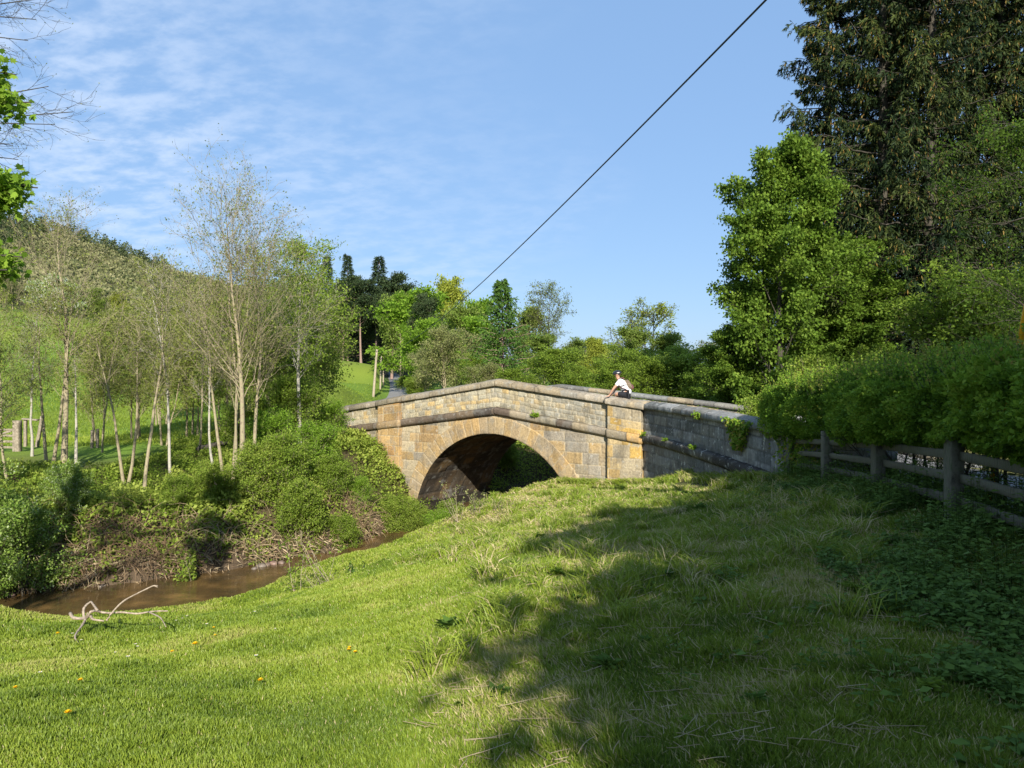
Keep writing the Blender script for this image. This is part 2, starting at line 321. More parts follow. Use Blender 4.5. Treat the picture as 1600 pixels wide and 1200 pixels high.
def H(x, y):
    x = np.atleast_1d(np.asarray(x, float)); y = np.atleast_1d(np.asarray(y, float)); sh = x.shape; x = x.ravel(); y = y.ravel()
    out = np.empty(len(x))
    for i in range(0, len(x), 20000):
        q = np.stack([x[i:i+20000], y[i:i+20000]], 1)
        out[i:i+20000] = _phi(q, ctl)@_w[:_n] + _w[_n] + (q/100)@_w[_n+1:]
    r = np.hypot(x, y)
    bump = (fbm(x*.9+7, y*.9, 5, 3)-.5)*.16*sstep(2.5, 7, r) + (fbm(x*3.1, y*3.1, 9, 2)-.5)*.05
    out = out + bump*np.where(r < 60, 1, 0) + (fbm(x*.06, y*.06, 21, 3)-.5)*4*sstep(60, 160, r)
    rd, rz = road_dist(x, y)                          # ground kept under the road, level with its verge
    offb = np.clip(1-sstep(9.5, 12.5, np.hypot(x-1.0, y-32)), 0, 1)
    f = (1-sstep(2.6, 5.2, rd))*(1-offb)*np.where((y > 22) | (x > 5.9), 1, 0)
    out = out*(1-f) + (rz-.10)*f
    d, s, hw = riv(x, y)
    near = s > 0                                       # side of the river towards the camera
    e = d-hw + (fbm(x*.8, y*.8, 33, 3)-.5)*.7
    slope = np.where(near, .50+.9*sstep(-6, -2.5, x)*sstep(14, 18, y), .85)
    bank = WATER - .05 + np.where(e > 0, e*slope + np.where(near, .1+.2*sstep(-6, -2.5, x), .28)*sstep(0, .25, e), e*.5)
    bank = np.maximum(bank, WATER-.55)
    out = np.where(out > bank, bank + (out-bank)*sstep(3.2, 8, e)*np.where(near, 0, 1), out)
    tb = (x-O2_[0])*.819-(y-O2_[1])*.574; nb = (x-O2_[0])*.574+(y-O2_[1])*.819
    la = sstep(.2, 1.0, nb)*(1-sstep(11, 15, nb))*np.where(near, 1, 0)*(1-sstep(3.7, 5.2, tb)); lowz = WATER+.22+.10*np.maximum(e, 0)
    out = np.where(out > lowz, out*(1-la)+lowz*la, out)
    la = sstep(-1.3, -.5, nb)*(1-sstep(6, 9, nb))*np.where(near, 0, 1)*sstep(-4.9, -4.3, tb); out = np.where(out > lowz, out*(1-la)+lowz*la, out)
    inb = (d < hw) & (out > WATER-.2); out = np.where(inb, WATER-.3, out)
    return out.reshape(sh)
def Hs(x, y): return float(H([x], [y])[0])
def G0(px, y, dz=0):
    x = (px-800)/1200*y; return (x, y, Hs(x, y)+dz)

def axis(lo, hi, d0, k):
    a = [0.0]; d = d0
    while a[-1] < hi: a.append(a[-1]+d); d = d0+k*max(0, a[-1]-30)
    b = [0.0]; d = d0
    while b[-1] > lo: b.append(b[-1]-d); d = d0+k*max(0, -b[-1]-22)
    return np.array(sorted(set(a+b)))
gx = axis(-2200, 2200, .22, .05); gy = axis(-1200, 3000, .22, .05)
GX, GY = np.meshgrid(gx, gy, indexing='ij')
GZ = H(GX.ravel(), GY.ravel()).reshape(GX.shape)
mb = MB(); idx = np.arange(GX.size).reshape(GX.shape)
F = np.stack([idx[:-1, :-1], idx[1:, :-1], idx[1:, 1:], idx[:-1, 1:]], -1).reshape(-1, 4)
d_, s_, hw_ = riv(GX.ravel(), GY.ravel())
def straw(x, y):
    """how rough and straw-dry the sward is: the mound, not the mown lawn"""
    lawn = sstep(1.3, -1.6, x + .12*(y-4) + (fbm(x*.7, y*.7, 88, 3)-.5)*2.2)
    return 1-lawn
e_ = d_-hw_
gcol = np.zeros((GX.size, 3)); gxr, gyr = GX.ravel(), GY.ravel()
near = gyr < 60
st = straw(gxr, gyr)*np.where(near, 1, 0)*np.where(s_ > 0, 1, 0)
lawnc = np.array([.12, .16, .022]); dryc = np.array([.20, .165, .07]); field = np.array([.13, .215, .03]); mud = np.array([.085, .062, .04]); earth = np.array([.075, .06, .03]); woodc = np.array([.05, .06, .025])
n_a = fbm(gxr*.7, gyr*.7, 3, 4)[:, None]
gcol = lawnc*(1-st[:, None]) + (lawnc*.35+dryc*.65)*st[:, None]
gcol = gcol*(.75+.5*n_a)
farf = ((s_ < 0) | (gyr > 45)).astype(float)[:, None]
fc = field*(.8+.4*fbm(gxr*.05, gyr*.05, 8, 4)[:, None]); fc = fc + np.array([.05, .01, 0])*sstep(.5, .75, fbm(gxr*.08+3, gyr*.03, 18, 3))[:, None]
gcol = gcol*(1-farf) + fc*farf
bk = (farf[:, 0]*(1-sstep(8, 13, e_)))[:, None]*((gyr < 45)[:, None]); gcol = gcol*(1-bk) + earth*bk
ubr = (sstep(-.5, .5, (gxr-O2_[0])*.574+(gyr-O2_[1])*.819)*sstep(6.5, 4.5, (gxr-O2_[0])*.574+(gyr-O2_[1])*.819)*(np.abs((gxr-O2_[0])*.819-(gyr-O2_[1])*.574) < 6))[:, None]; gcol = gcol*(1-ubr)+np.array([.02, .017, .013])*ubr  # ground under the bridge near black: its shade is painted into the colour
md = (1-ubr)*(1-sstep(0.2, 1.0, e_))[:, None]*(gyr < 70)[:, None]; gcol = gcol*(1-md) + mud*md
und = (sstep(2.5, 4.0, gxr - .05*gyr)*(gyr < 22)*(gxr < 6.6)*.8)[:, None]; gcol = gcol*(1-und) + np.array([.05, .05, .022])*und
hw2 = sstep(165, 215, np.hypot(gxr, gyr))[:, None]*(gxr < 60)[:, None]; gcol = gcol*(1-hw2)+woodc*hw2
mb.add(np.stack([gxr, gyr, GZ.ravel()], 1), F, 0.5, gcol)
m, t, o = newmat('ground_earth_and_turf')
at = N(t, 'ShaderNodeAttribute', attribute_name='col'); tcx = N(t, 'ShaderNodeTexCoord')
no = N(t, 'ShaderNodeTexNoise'); t.links.new(tcx.outputs['Object'], no.inputs['Vector']); no.inputs['Scale'].default_value = 22; no.inputs['Detail'].default_value = 6; no.inputs['Roughness'].default_value = .7
v = N(t, 'ShaderNodeMapRange'); t.links.new(no.outputs[0], v.inputs[0]); v.inputs[1].default_value = .3; v.inputs[2].default_value = .7; v.inputs[3].default_value = .55; v.inputs[4].default_value = 1.35
mu = N(t, 'ShaderNodeVectorMath', operation='SCALE'); t.links.new(at.outputs['Color'], mu.inputs[0]); t.links.new(v.outputs[0], mu.inputs['Scale'])
p = N(t, 'ShaderNodeBsdfPrincipled'); t.links.new(mu.outputs[0], p.inputs['Base Color']); p.inputs['Roughness'].default_value = .95; p.inputs['Specular IOR Level'].default_value = .1
b = N(t, 'ShaderNodeBump'); b.inputs['Strength'].default_value = .6; b.inputs['Distance'].default_value = .04; t.links.new(no.outputs[0], b.inputs['Height']); t.links.new(b.outputs[0], p.inputs['Normal']); t.links.new(p.outputs[0], o.inputs[0])
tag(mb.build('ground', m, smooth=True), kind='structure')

H_exact = H
def H(x, y):
    x = np.atleast_1d(np.asarray(x, float)); y = np.atleast_1d(np.asarray(y, float))
    i = np.clip(np.searchsorted(gx, x, side='right')-1, 0, len(gx)-2); j = np.clip(np.searchsorted(gy, y, side='right')-1, 0, len(gy)-2)
    fx = np.clip((x-gx[i])/(gx[i+1]-gx[i]), 0, 1); fy = np.clip((y-gy[j])/(gy[j+1]-gy[j]), 0, 1)
    return (GZ[i, j]*(1-fx)+GZ[i+1, j]*fx)*(1-fy)+(GZ[i, j+1]*(1-fx)+GZ[i+1, j+1]*fx)*fy
# water
m, t, o = newmat('peaty_river_water')
tcx = N(t, 'ShaderNodeTexCoord'); mp = N(t, 'ShaderNodeMapping'); t.links.new(tcx.outputs['Object'], mp.inputs[0]); mp.inputs['Rotation'].default_value = (0, 0, radians(-25)); mp.inputs['Scale'].default_value = (.55, 1.7, 1)
no = N(t, 'ShaderNodeTexNoise'); t.links.new(mp.outputs[0], no.inputs['Vector']); no.inputs['Scale'].default_value = 2.6; no.inputs['Detail'].default_value = 5
nb = N(t, 'ShaderNodeTexNoise'); t.links.new(tcx.outputs['Object'], nb.inputs['Vector']); nb.inputs['Scale'].default_value = 1.3; nb.inputs['Detail'].default_value = 5
c = ramp(t, nb.outputs[0], [(.3, (.05, .035, .016)), (.52, (.09, .055, .02)), (.72, (.17, .10, .035))])
p = N(t, 'ShaderNodeBsdfPrincipled'); t.links.new(c, p.inputs['Base Color']); p.inputs['Roughness'].default_value = .08; p.inputs['IOR'].default_value = 1.33; p.inputs['Specular IOR Level'].default_value = .5
b = N(t, 'ShaderNodeBump'); b.inputs['Strength'].default_value = .32; b.inputs['Distance'].default_value = .05; t.links.new(no.outputs[0], b.inputs['Height']); t.links.new(b.outputs[0], p.inputs['Normal']); t.links.new(p.outputs[0], o.inputs[0])
rs = smooth_path(RIV, 6); tn = nrm(np.gradient(rs, axis=0)); nn = np.stack([-tn[:, 1], tn[:, 0]], 1)
Lf = rs+nn*5.2; Rt = rs-nn*5.2; k = len(rs)
mb = MB(); V = np.concatenate([np.c_[Lf, np.full(k, WATER)], np.c_[Rt, np.full(k, WATER)]])
i = np.arange(k-1); mb.add(V, np.stack([i, i+k, i+k+1, i+1], 1)); tag(mb.build('river_water', m), kind='structure')

# road
m, t, o = newmat('asphalt_lane'); tcx = N(t, 'ShaderNodeTexCoord')
no = N(t, 'ShaderNodeTexNoise'); t.links.new(tcx.outputs['Object'], no.inputs['Vector']); no.inputs['Scale'].default_value = 6; no.inputs['Detail'].default_value = 8; no.inputs['Roughness'].default_value = .75
c = ramp(t, no.outputs[0], [(.3, (.14, .135, .13)), (.7, (.25, .24, .235))]); p = N(t, 'ShaderNodeBsdfPrincipled'); t.links.new(c, p.inputs['Base Color']); p.inputs['Roughness'].default_value = .85; t.links.new(p.outputs[0], o.inputs[0])
tn = nrm(np.gradient(RD[:, :2], axis=0)); nn = np.stack([-tn[:, 1], tn[:, 0]], 1); k = len(RD)
hwid = np.full(k, 1.7); hwid[:125] = 1.75
cross = [(-1.15, -.5), (-1.08, -.06), (-1, 0), (-.5, .035), (0, .05), (.5, .035), (1, 0), (1.08, -.06), (1.15, -.5)]
V = np.concatenate([np.c_[RD[:, :2]+nn*hwid[:, None]*a, RD[:, 2]+b+.02] for a, b in cross]); mb = MB()
i = np.arange(k-1); mb.add(V, [np.stack([i+j*k, i+j*k+1, i+(j+1)*k+1, i+(j+1)*k], 1) for j in range(len(cross)-1)])
tag(mb.build('road', m, smooth=True), kind='structure')

# ---------------------------------------------------------------- the stone bridge
D2 = np.array([.819, -.574]); N2 = np.array([.574, .819]); O2 = np.array([-.625, 30.0])
AC, AR, RINGT = -.2, 4.05, .66; AZ = -6.3
bridge = empty('stone_bridge', (0, 0, 0), label='old single-arch sandstone bridge with humped parapet over the brown river', cat='bridge')
def courses(rng, L, lo, hi):
    a = [0.0]
    while a[-1] < L: a.append(a[-1]+rng.uniform(lo, hi))
    return np.array(a)
def masonry(rng, S, Wd, ch, cl, pal, relief=.022, joint=.016, rough=.006, warp=0.0, mortar=(.36, .30, .20), patch=None, stag=True):
    """stone coursing on a flat grid (S, Wd): returns outward displacement and colour for every vertex"""
    s = S + warp*(fbm(S*2.1, Wd*2.1, 71, 2)-.5)*2; wv = Wd + warp*(fbm(S*1.7+9, Wd*3.1, 72, 2)-.5)*1.6
    w0 = wv.min()-.01; cr = w0 + courses(rng, wv.max()-w0+.3, *ch)
    ci = np.clip(np.searchsorted(cr, wv, side='right')-1, 0, len(cr)-2)
    dw = np.minimum(wv-cr[ci], cr[ci+1]-wv)
    disp = np.zeros(S.shape); col = np.zeros(S.shape+(3,)); ds = np.zeros(S.shape); tone = np.zeros(S.shape); off = np.zeros(S.shape)
    pal = np.array(pal)
    for c in np.unique(ci):
        mm = ci == c; s0 = s.min()-rng.uniform(0, cl[1]); jn = s0 + courses(rng, s.max()-s0+2, *cl)
        ji = np.clip(np.searchsorted(jn, s[mm], side='right')-1, 0, len(jn)-2)
        ds[mm] = np.minimum(s[mm]-jn[ji], jn[ji+1]-s[mm])
        k = len(jn); pc = pal[rng.integers(0, len(pal), k)]*rng.uniform(.78, 1.18, (k, 1)); col[mm] = pc[ji]; off[mm] = rng.uniform(-1, 1, k)[ji]
    dj = np.minimum(dw, ds)
    e = sstep(joint*.35, joint*1.4, dj)
    disp = relief*(e-1) + off*rough*e + (fbm(S*6, Wd*6, 77, 3)-.5)*rough*2.2
    q = (1-sstep(joint*.4, joint*1.1, dj))[..., None]
    if patch is not None: col = patch(S, Wd, col)
    col = col*(1-q) + np.array(mortar)*q
    return disp, col
def grid_add(mb, X, col, mask=None):
    n, m = X.shape[:2]; idx = np.arange(n*m).reshape(n, m)
    F = np.stack([idx[:-1, :-1], idx[1:, :-1], idx[1:, 1:], idx[:-1, 1:]], -1).reshape(-1, 4)
    if mask is not None:
        mk = mask[:-1, :-1] & mask[1:, :-1] & mask[1:, 1:] & mask[:-1, 1:]; F = F[mk.ravel()]
    mb.add(X, F, .5, col.reshape(-1, 3))
def path_fn(pts):
    pts = np.asarray(pts, float); seg = np.hypot(*np.diff(pts, axis=0).T); cum = np.r_[0, np.cumsum(seg)]
    def f(s):
        s = np.asarray(s, float); i = np.clip(np.searchsorted(cum, s, side='right')-1, 0, len(seg)-1)
        t = ((s-cum[i])/seg[i])[..., None]; p = pts[i]*(1-t)+pts[i+1]*t; d = (pts[i+1]-pts[i])/seg[i][..., None]
        return p, np.stack([d[..., 1], -d[..., 0]], -1)      # outward normal on the right of travel
    return f, cum[-1]
OCH = [(.33, .235, .115), (.37, .265, .135), (.31, .26, .175), (.35, .235, .11), (.27, .235, .18), (.34, .285, .19)]
PAR = [(.36, .31, .20), (.40, .33, .20), (.33, .29, .20), (.42, .31, .15), (.30, .27, .20), (.37, .34, .25)]
GRY = [(.16, .165, .155), (.21, .21, .198), (.28, .277, .26), (.175, .17, .155), (.23, .22, .19)]
DRK = [(.095, .072, .055), (.125, .097, .072), (.08, .066, .055), (.16, .12, .08)]
COP = [(.27, .225, .155), (.32, .26, .17), (.24, .21, .15), (.29, .25, .19)]
rng = np.random.default_rng(4)
M_st = colmat('weathered_sandstone', lichen=.36, spots=.35, bump=.6)
M_par = colmat('rubble_sandstone', lichen=.42, spots=.5, bump=.6)
M_ring = colmat('arch_sandstone', lichen=.3, spots=.2, bump=.5)
M_dark = colmat('sooty_sandstone', lichen=.3, spots=.22)
M_cop = colmat('coping_sandstone', lichen=.5, spots=.35, bump=.6)
M_grey = colmat('grey_lichened_stone', lichen=.55, spots=.75, bump=.6, nscale=9)
M_soff = colmat('shade_toned_vault_stone', lichen=.5, spots=.05)  # vault stone, with the shade under the arch put into its colour
ztopc = lambda t: -.175 - np.where(t < 0, .145, .120)*np.abs(t)      # coping top
zstr = lambda t: -1.22 - .128*np.abs(t)                              # string course top
def face_xyz(S, Z, disp, n0=0.0):
    return np.stack([O2[0]+D2[0]*S-N2[0]*(disp-n0), O2[1]+D2[1]*S-N2[1]*(disp-n0), Z], -1)
# near face, below the string course
def tint(S, Wd, col):
    g = sstep(.45, .7, fbm(S*.8+4, Wd*.9, 91, 3))*sstep(-1, 3, S)        # greyer and paler to the right
    return col*(1-.55*g[..., None]) + np.array([.30, .28, .23])*.55*g[..., None]
S, Z = np.meshgrid(np.arange(-5.15, 5.12, .028), np.arange(-7.0, -1.3, .028), indexing='ij')
disp, col = masonry(rng, S, Z, (.30, .44), (.45, 1.05), OCH, patch=tint)
mask = (np.hypot(S-AC, Z-AZ) > AR+RINGT-.08) & (Z < zstr(S)-.2) | ((Z < AZ) & (np.abs(S-AC) > AR))
mb = MB(); grid_add(mb, face_xyz(S, Z, disp), col, mask)
# far face, plainer
S, Z = np.meshgrid(np.arange(-9, 7.5, .10), np.arange(-7.0, -1.3, .08), indexing='ij')
disp, col = masonry(rng, S, Z, (.30, .44), (.45, 1.05), OCH)
mask = (np.hypot(S-AC, Z-AZ) > AR-.03) & (Z < zstr(S)-.1)
grid_add(mb, face_xyz(S, Z, -disp, 5.1), col, mask)
mb.build('spandrel_wall', M_st, bridge, smooth=True)
# voussoir ring (front face and its thickness)
th = np.linspace(0, pi, 520); rr = np.linspace(AR, AR+RINGT, 26)
TH, RR = np.meshgrid(th, rr, indexing='ij')
nv = 35; vi = np.clip((TH/pi*nv).astype(int), 0, nv-1); fr = TH/pi*nv-vi; da = np.minimum(fr, 1-fr)*pi/nv*RR
e = sstep(.006, .022, da); pc = (np.array(OCH)[rng.integers(0, 6, nv)]*.45+np.array([.37, .25, .11])*.55)*rng.uniform(.85, 1.12, (nv, 1))
disp = .035+.02*(e-1) + rng.uniform(-.006, .006, nv)[vi] + (fbm(TH*20, RR*5, 51, 3)-.5)*.012
disp = np.where(RR < AR+.02, disp-.015, disp); disp = np.where(RR > AR+RINGT-.02, -.03, disp)
col = pc[vi]*e[..., None]+np.array([.40, .32, .2])*(1-e[..., None])
st_ = sstep(.4, .75, fbm(TH*16, RR*2, 58, 3))[..., None]*.5; col = col*(1-st_)+np.array([.22, .19, .14])*st_
Sx = AC+RR*np.cos(TH); Zx = AZ+RR*np.sin(TH)
mb = MB(); grid_add(mb, face_xyz(Sx, Zx, disp), col); mb.build('arch_ring', M_ring, bridge, smooth=True)
# barrel vault and its abutments
aw = np.arange(-1.2, pi*AR+1.2, .06); dd = np.arange(0, 5.2, .06)
A_, Dp = np.meshgrid(aw, dd, indexing='ij')
disp, col = masonry(rng, Dp, A_, (.26, .36), (.5, 1.1), [(.10, .07, .04), (.13, .09, .048), (.075, .058, .038), (.15, .10, .045), (.06, .05, .036)], relief=.03, rough=.012, mortar=(.10, .088, .07))  # palette darkened to paint in the shade inside the vault
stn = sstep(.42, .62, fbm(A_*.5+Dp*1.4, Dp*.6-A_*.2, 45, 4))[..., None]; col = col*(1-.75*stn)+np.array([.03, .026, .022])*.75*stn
ang = np.clip(A_/AR, 0, pi); ex = np.where(A_ < 0, A_, np.where(A_ > pi*AR, -(A_-pi*AR), 0))
ax_ = AC+(AR-disp)*np.cos(ang); az_ = AZ+(AR-disp)*np.sin(ang)+ex
X = np.stack([O2[0]+D2[0]*ax_+N2[0]*(Dp-.03), O2[1]+D2[1]*ax_+N2[1]*(Dp-.03), az_], -1)
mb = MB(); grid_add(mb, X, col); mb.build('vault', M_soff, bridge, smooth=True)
# parapet wall above the string, near side, from the left end to the right pilaster
def wall_strip(mb, pf, s0, s1, zb, zt, step, rngk, ch, cl, pal, n_off=0.0, flip=1, **k):
    s = np.arange(s0, s1+step, step); h = float(np.max(zt(s)-zb(s)))
    wv = np.arange(-.02, h+.02, step); S, Wd = np.meshgrid(s, wv, indexing='ij')
    disp, col = masonry(rngk, S, Wd, ch, cl, pal, **k)
    Z = zb(S)+Wd; mask = Z <= zt(S)+step
    p, n = pf(S); X = np.concatenate([p+n*(disp+n_off)[..., None]*flip, Z[..., None]], -1); grid_add(mb, X, col, mask)
pfL, LL = path_fn([O2+D2*(-15.0), O2+D2*6.3])      # s = t + 15
T = lambda s: s-15.0
def par_tint(S, Wd, col):
    g = (sstep(15.5, 18, S)*.55)[..., None]; return col*(1-g)+np.array([.25, .235, .19])*g
mb = MB()
wall_strip(mb, pfL, 1, 19.98, lambda s: zstr(T(s))-.05, lambda s: ztopc(T(s))-.16, .028, rng, (.11, .21), (.16, .46), PAR, warp=.05, relief=.02, rough=.012, mortar=(.34, .29, .20), patch=par_tint, joint=.018)
# inner faces of both parapets and the far outer face
pfB, LB = path_fn([O2+D2*(-15.0)+N2*.38, O2+D2*6.3+N2*.38])
wall_strip(mb, pfB, 1, 21.1, lambda s: zstr(T(s))-.9, lambda s: ztopc(T(s))-.12, .09, rng, (.13, .24), (.2, .5), PAR, flip=-1)
mb.build('parapet', M_par, bridge, smooth=True)
zfar = lambda t: -.46-.093*np.abs(t)
mb = MB(); pf4, L4 = path_fn([O2+D2*(-13)+N2*4.75, O2+D2*6.6+N2*4.75, O2+D2*8.6+N2*4.35, (10.05, 25.2), (10.6, 21.5), (10.9, 18)])
wall_strip(mb, pf4, 0, L4-.05, lambda s: zfar(s-13)-1.6, lambda s: zfar(s-13)-.1, .06, rng, (.13, .24), (.2, .5), GRY+PAR[:2], warp=.03)
pf5, L5 = path_fn([O2+D2*(-13)+N2*5.13, O2+D2*6.6+N2*5.13, O2+D2*8.8+N2*4.73, (10.45, 25.3), (11.0, 21.5), (11.3, 18)])
wall_strip(mb, pf5, 0, L5-.05, lambda s: zfar(s-13)-2.2, lambda s: zfar(s-13)-.1, .12, rng, (.13, .24), (.2, .5), GRY, flip=-1)
mb.build('far_parapet', M_par, bridge, smooth=True)
def sweep(mb, rngk, pf, s0, s1, zf, prof, blk, pal, step=.04, gap=.014, wear=.012, spots=None):
    """stone moulding along a path; prof = closed list of (out, up)"""
    s = np.arange(s0, s1+step*.5, step); jn = s0+courses(rngk, s1-s0+2, *blk); jn = jn[1:]; jn = np.r_[s0, jn]
    ji = np.clip(np.searchsorted(jn, s, side='right')-1, 0, len(jn)-2); dj = np.minimum(s-jn[ji], jn[ji+1]-s)
    pr = np.array(prof, float); m = len(pr); cen = pr.mean(0)
    e = sstep(.0, .03, dj)
    k = len(jn); pc = np.array(pal)[rngk.integers(0, len(pal), k)]*rngk.uniform(.75, 1.2, (k, 1)); of = rngk.uniform(-.012, .012, k)
    Sg = np.repeat(s[:, None], m, 1); J = np.repeat(np.arange(m)[None], len(s), 0)
    nz = (fbm(Sg*5, J*1.7, 61, 3)-.5)*wear*2
    out = cen[0]+(pr[None, :, 0]-cen[0])*(1-gap*2*(1-e[:, None]))+nz+of[ji][:, None]; up = cen[1]+(pr[None, :, 1]-cen[1])*(1-gap*4*(1-e[:, None]))+nz*.7+of[ji][:, None]*.5
    p, n = pf(Sg); X = np.concatenate([p+n*out[..., None], (zf(Sg)+up)[..., None]], -1)
    cl = np.repeat(pc[ji][:, None, :], m, 1)*(.5+.5*e[:, None, None])
    idx = np.arange(len(s)*m).reshape(len(s), m); A = idx[:-1]; B = idx[1:]
    F = np.stack([A, B, np.roll(B, -1, 1), np.roll(A, -1, 1)], -1).reshape(-1, 4)
    mb.add(X, [F, idx[0][None, :], idx[-1][None, ::-1]], .5, cl.reshape(-1, 3))
SP = [(-.02, -.30), (.05, -.30), (.12, -.24), (.15, -.20), (.15, -.10), (.15, -.03), (.10, .0), (-.02, .03)]
CP = [(-.42, -.02), (-.40, -.20), (-.2, -.21), (.0, -.21), (.10, -.20), (.12, -.17), (.12, -.10), (.115, -.03), (.09, .0), (-.08, .05), (-.2, .085), (-.33, .07)]
mb = MB()
sweep(mb, rng, pfL, 1, 8.70, lambda s: zstr(T(s)), SP, (.55, 1.0), DRK)
sweep(mb, rng, pfL, 10.02, 15.0, lambda s: zstr(T(s)), SP, (.55, 1.0), DRK)
sweep(mb, rng, pfL, 15.0, 19.95, lambda s: zstr(T(s)), SP, (.5, 1.0), DRK+COP+COP)
mb.build('string_course', M_dark, bridge)
mb = MB()
sweep(mb, rng, pfL, 1, 8.66, lambda s: ztopc(T(s)), CP, (.7, 1.2), COP)
sweep(mb, rng, pfL, 10.08, 15.0, lambda s: ztopc(T(s)), CP, (.7, 1.2), COP)
sweep(mb, rng, pfL, 15.0, 19.90, lambda s: ztopc(T(s)), CP, (.7, 1.2), COP)
CPp = [(a+(.16 if a > -.25 else 0), b) for a, b in CP]
sweep(mb, rng, pfL, 8.66, 10.08, lambda s: ztopc(T(s)), CPp, (.6, .9), COP)
sweep(mb, rng, pfL, 19.90, 21.36, lambda s: ztopc(T(s)), CPp, (.6, .9), COP)
# wing on the right, running towards the camera
WING = smooth_path([O2+D2*6.27, (4.80, 25.3), (5.12, 23.4), (5.36, 21.3), (5.54, 19.2), (5.72, 16.6), (5.84, 14.4), (5.92, 12.6)], 6)
pfW, LW = path_fn(WING)
wz = lambda s: -.95 - .012*s - .010*np.maximum(0, s-7.5)**1.5*.6
sweep(mb, rng, pf4, 0.1, L4-.1, lambda s: zfar(s-13)+.06, [(-.40, -.14), (.06, -.14), (.07, 0), (-.1, .05), (-.3, .05), (-.42, .0)], (.7, 1.2), GRY+COP[:2])
mb.build('coping', M_cop, bridge)
mb = MB(); CPW = [(a*.8 if a > 0 else a, max(b, -.165)) for a, b in CP]
sweep(mb, rng, pfW, .14, LW, wz, CPW, (.8, 1.3), GRY+[(.2, .19, .16)]); mb.build('wing_coping', M_grey, bridge)
mb = MB(); sweep(mb, rng, pfW, .12, LW, lambda s: wz(s)-1.03-.002*s, SP, (.7, 1.2), [(.06, .055, .05), (.09, .085, .075), (.12, .115, .10)]); mb.build('wing_string_course', M_grey, bridge)
mb = MB(); wall_strip(mb, pfW, 0, LW, lambda s: wz(s)-1.1, lambda s: wz(s)-.16, .04, rng, (.22, .34), (.35, .8), GRY, relief=.02, rough=.01, mortar=(.12, .12, .11))
pfWb, LWb = path_fn(np.asarray(WING)+np.array([.4, .05])); wall_strip(mb, pfWb, 0, LWb-.05, lambda s: wz(s)-1.5, lambda s: wz(s)-.1, .1, rng, (.22, .34), (.35, .8), GRY, flip=-1)
mb.build('wing_parapet', M_grey, bridge, smooth=True)
mb = MB(); wall_strip(mb, pfW, 0, LW, lambda s: wz(s)-4.6, lambda s: wz(s)-1.2, .04, rng, (.24, .36), (.4, .9), GRY+[(.19, .18, .16)], relief=.02, rough=.01, mortar=(.13, .13, .12)); mb.build('wing_wall', M_grey, bridge, smooth=True)
# left wing below the string
mb = MB(); S, Z = np.meshgrid(np.arange(-14, -6.18, .035), np.arange(-6.4, -1.6, .035), indexing='ij')
disp, col = masonry(rng, S, Z, (.16, .26), (.25, .6), [(.36, .30, .17), (.30, .26, .17), (.38, .29, .14), (.26, .23, .17)], relief=.02, rough=.012, warp=.02)
grid_add(mb, face_xyz(S, Z, disp), col, Z < zstr(S)-.2); mb.build('left_wing_wall', M_st, bridge, smooth=True)
# pilasters
def pilaster(t0, t1, pr, seed, pal, strip):
    rk = np.random.default_rng(seed)
    a = O2+D2*t0+N2*.1; bpt = O2+D2*t0-N2*pr; c = O2+D2*t1-N2*pr; d = O2+D2*t1+N2*.3
    f, L = path_fn([a, bpt, c, d]); mb = MB(); tz = lambda s: np.clip(t0+(s-pr-.1), t0, t1)
    wall_strip(mb, f, 0, L, lambda s: -6.4+0*s, lambda s: zstr(tz(s))-.27, .028, rk, (.34, .5), (.4, .66), pal, relief=.012, rough=.005)
    wall_strip(mb, f, 0, L, lambda s: zstr(tz(s))-.03, lambda s: ztopc(tz(s))-.17, .028, rk, (.24, .4), (.4, .8), pal, relief=.012, rough=.005)
    o = mb.build('pilaster', M_st, bridge, smooth=True)
    mb = MB(); sweep(mb, rk, f, .0, L, lambda s: zstr(tz(s)), [(a_*.55, b_) for a_, b_ in SP], (.6, 1.4), strip); mb.build('pilaster_band', M_dark if seed == 2 else M_st, o)
pilaster(-6.24, -5.0, .20, 1, [(.36, .24, .105), (.385, .26, .12), (.33, .235, .13), (.375, .225, .09)], [(.30, .21, .11), (.25, .18, .1)])
pilaster(4.98, 6.27, .20, 2, [(.40, .28, .12), (.42, .32, .17), (.36, .30, .20), (.44, .29, .09)], COP+[(.42, .27, .11)])

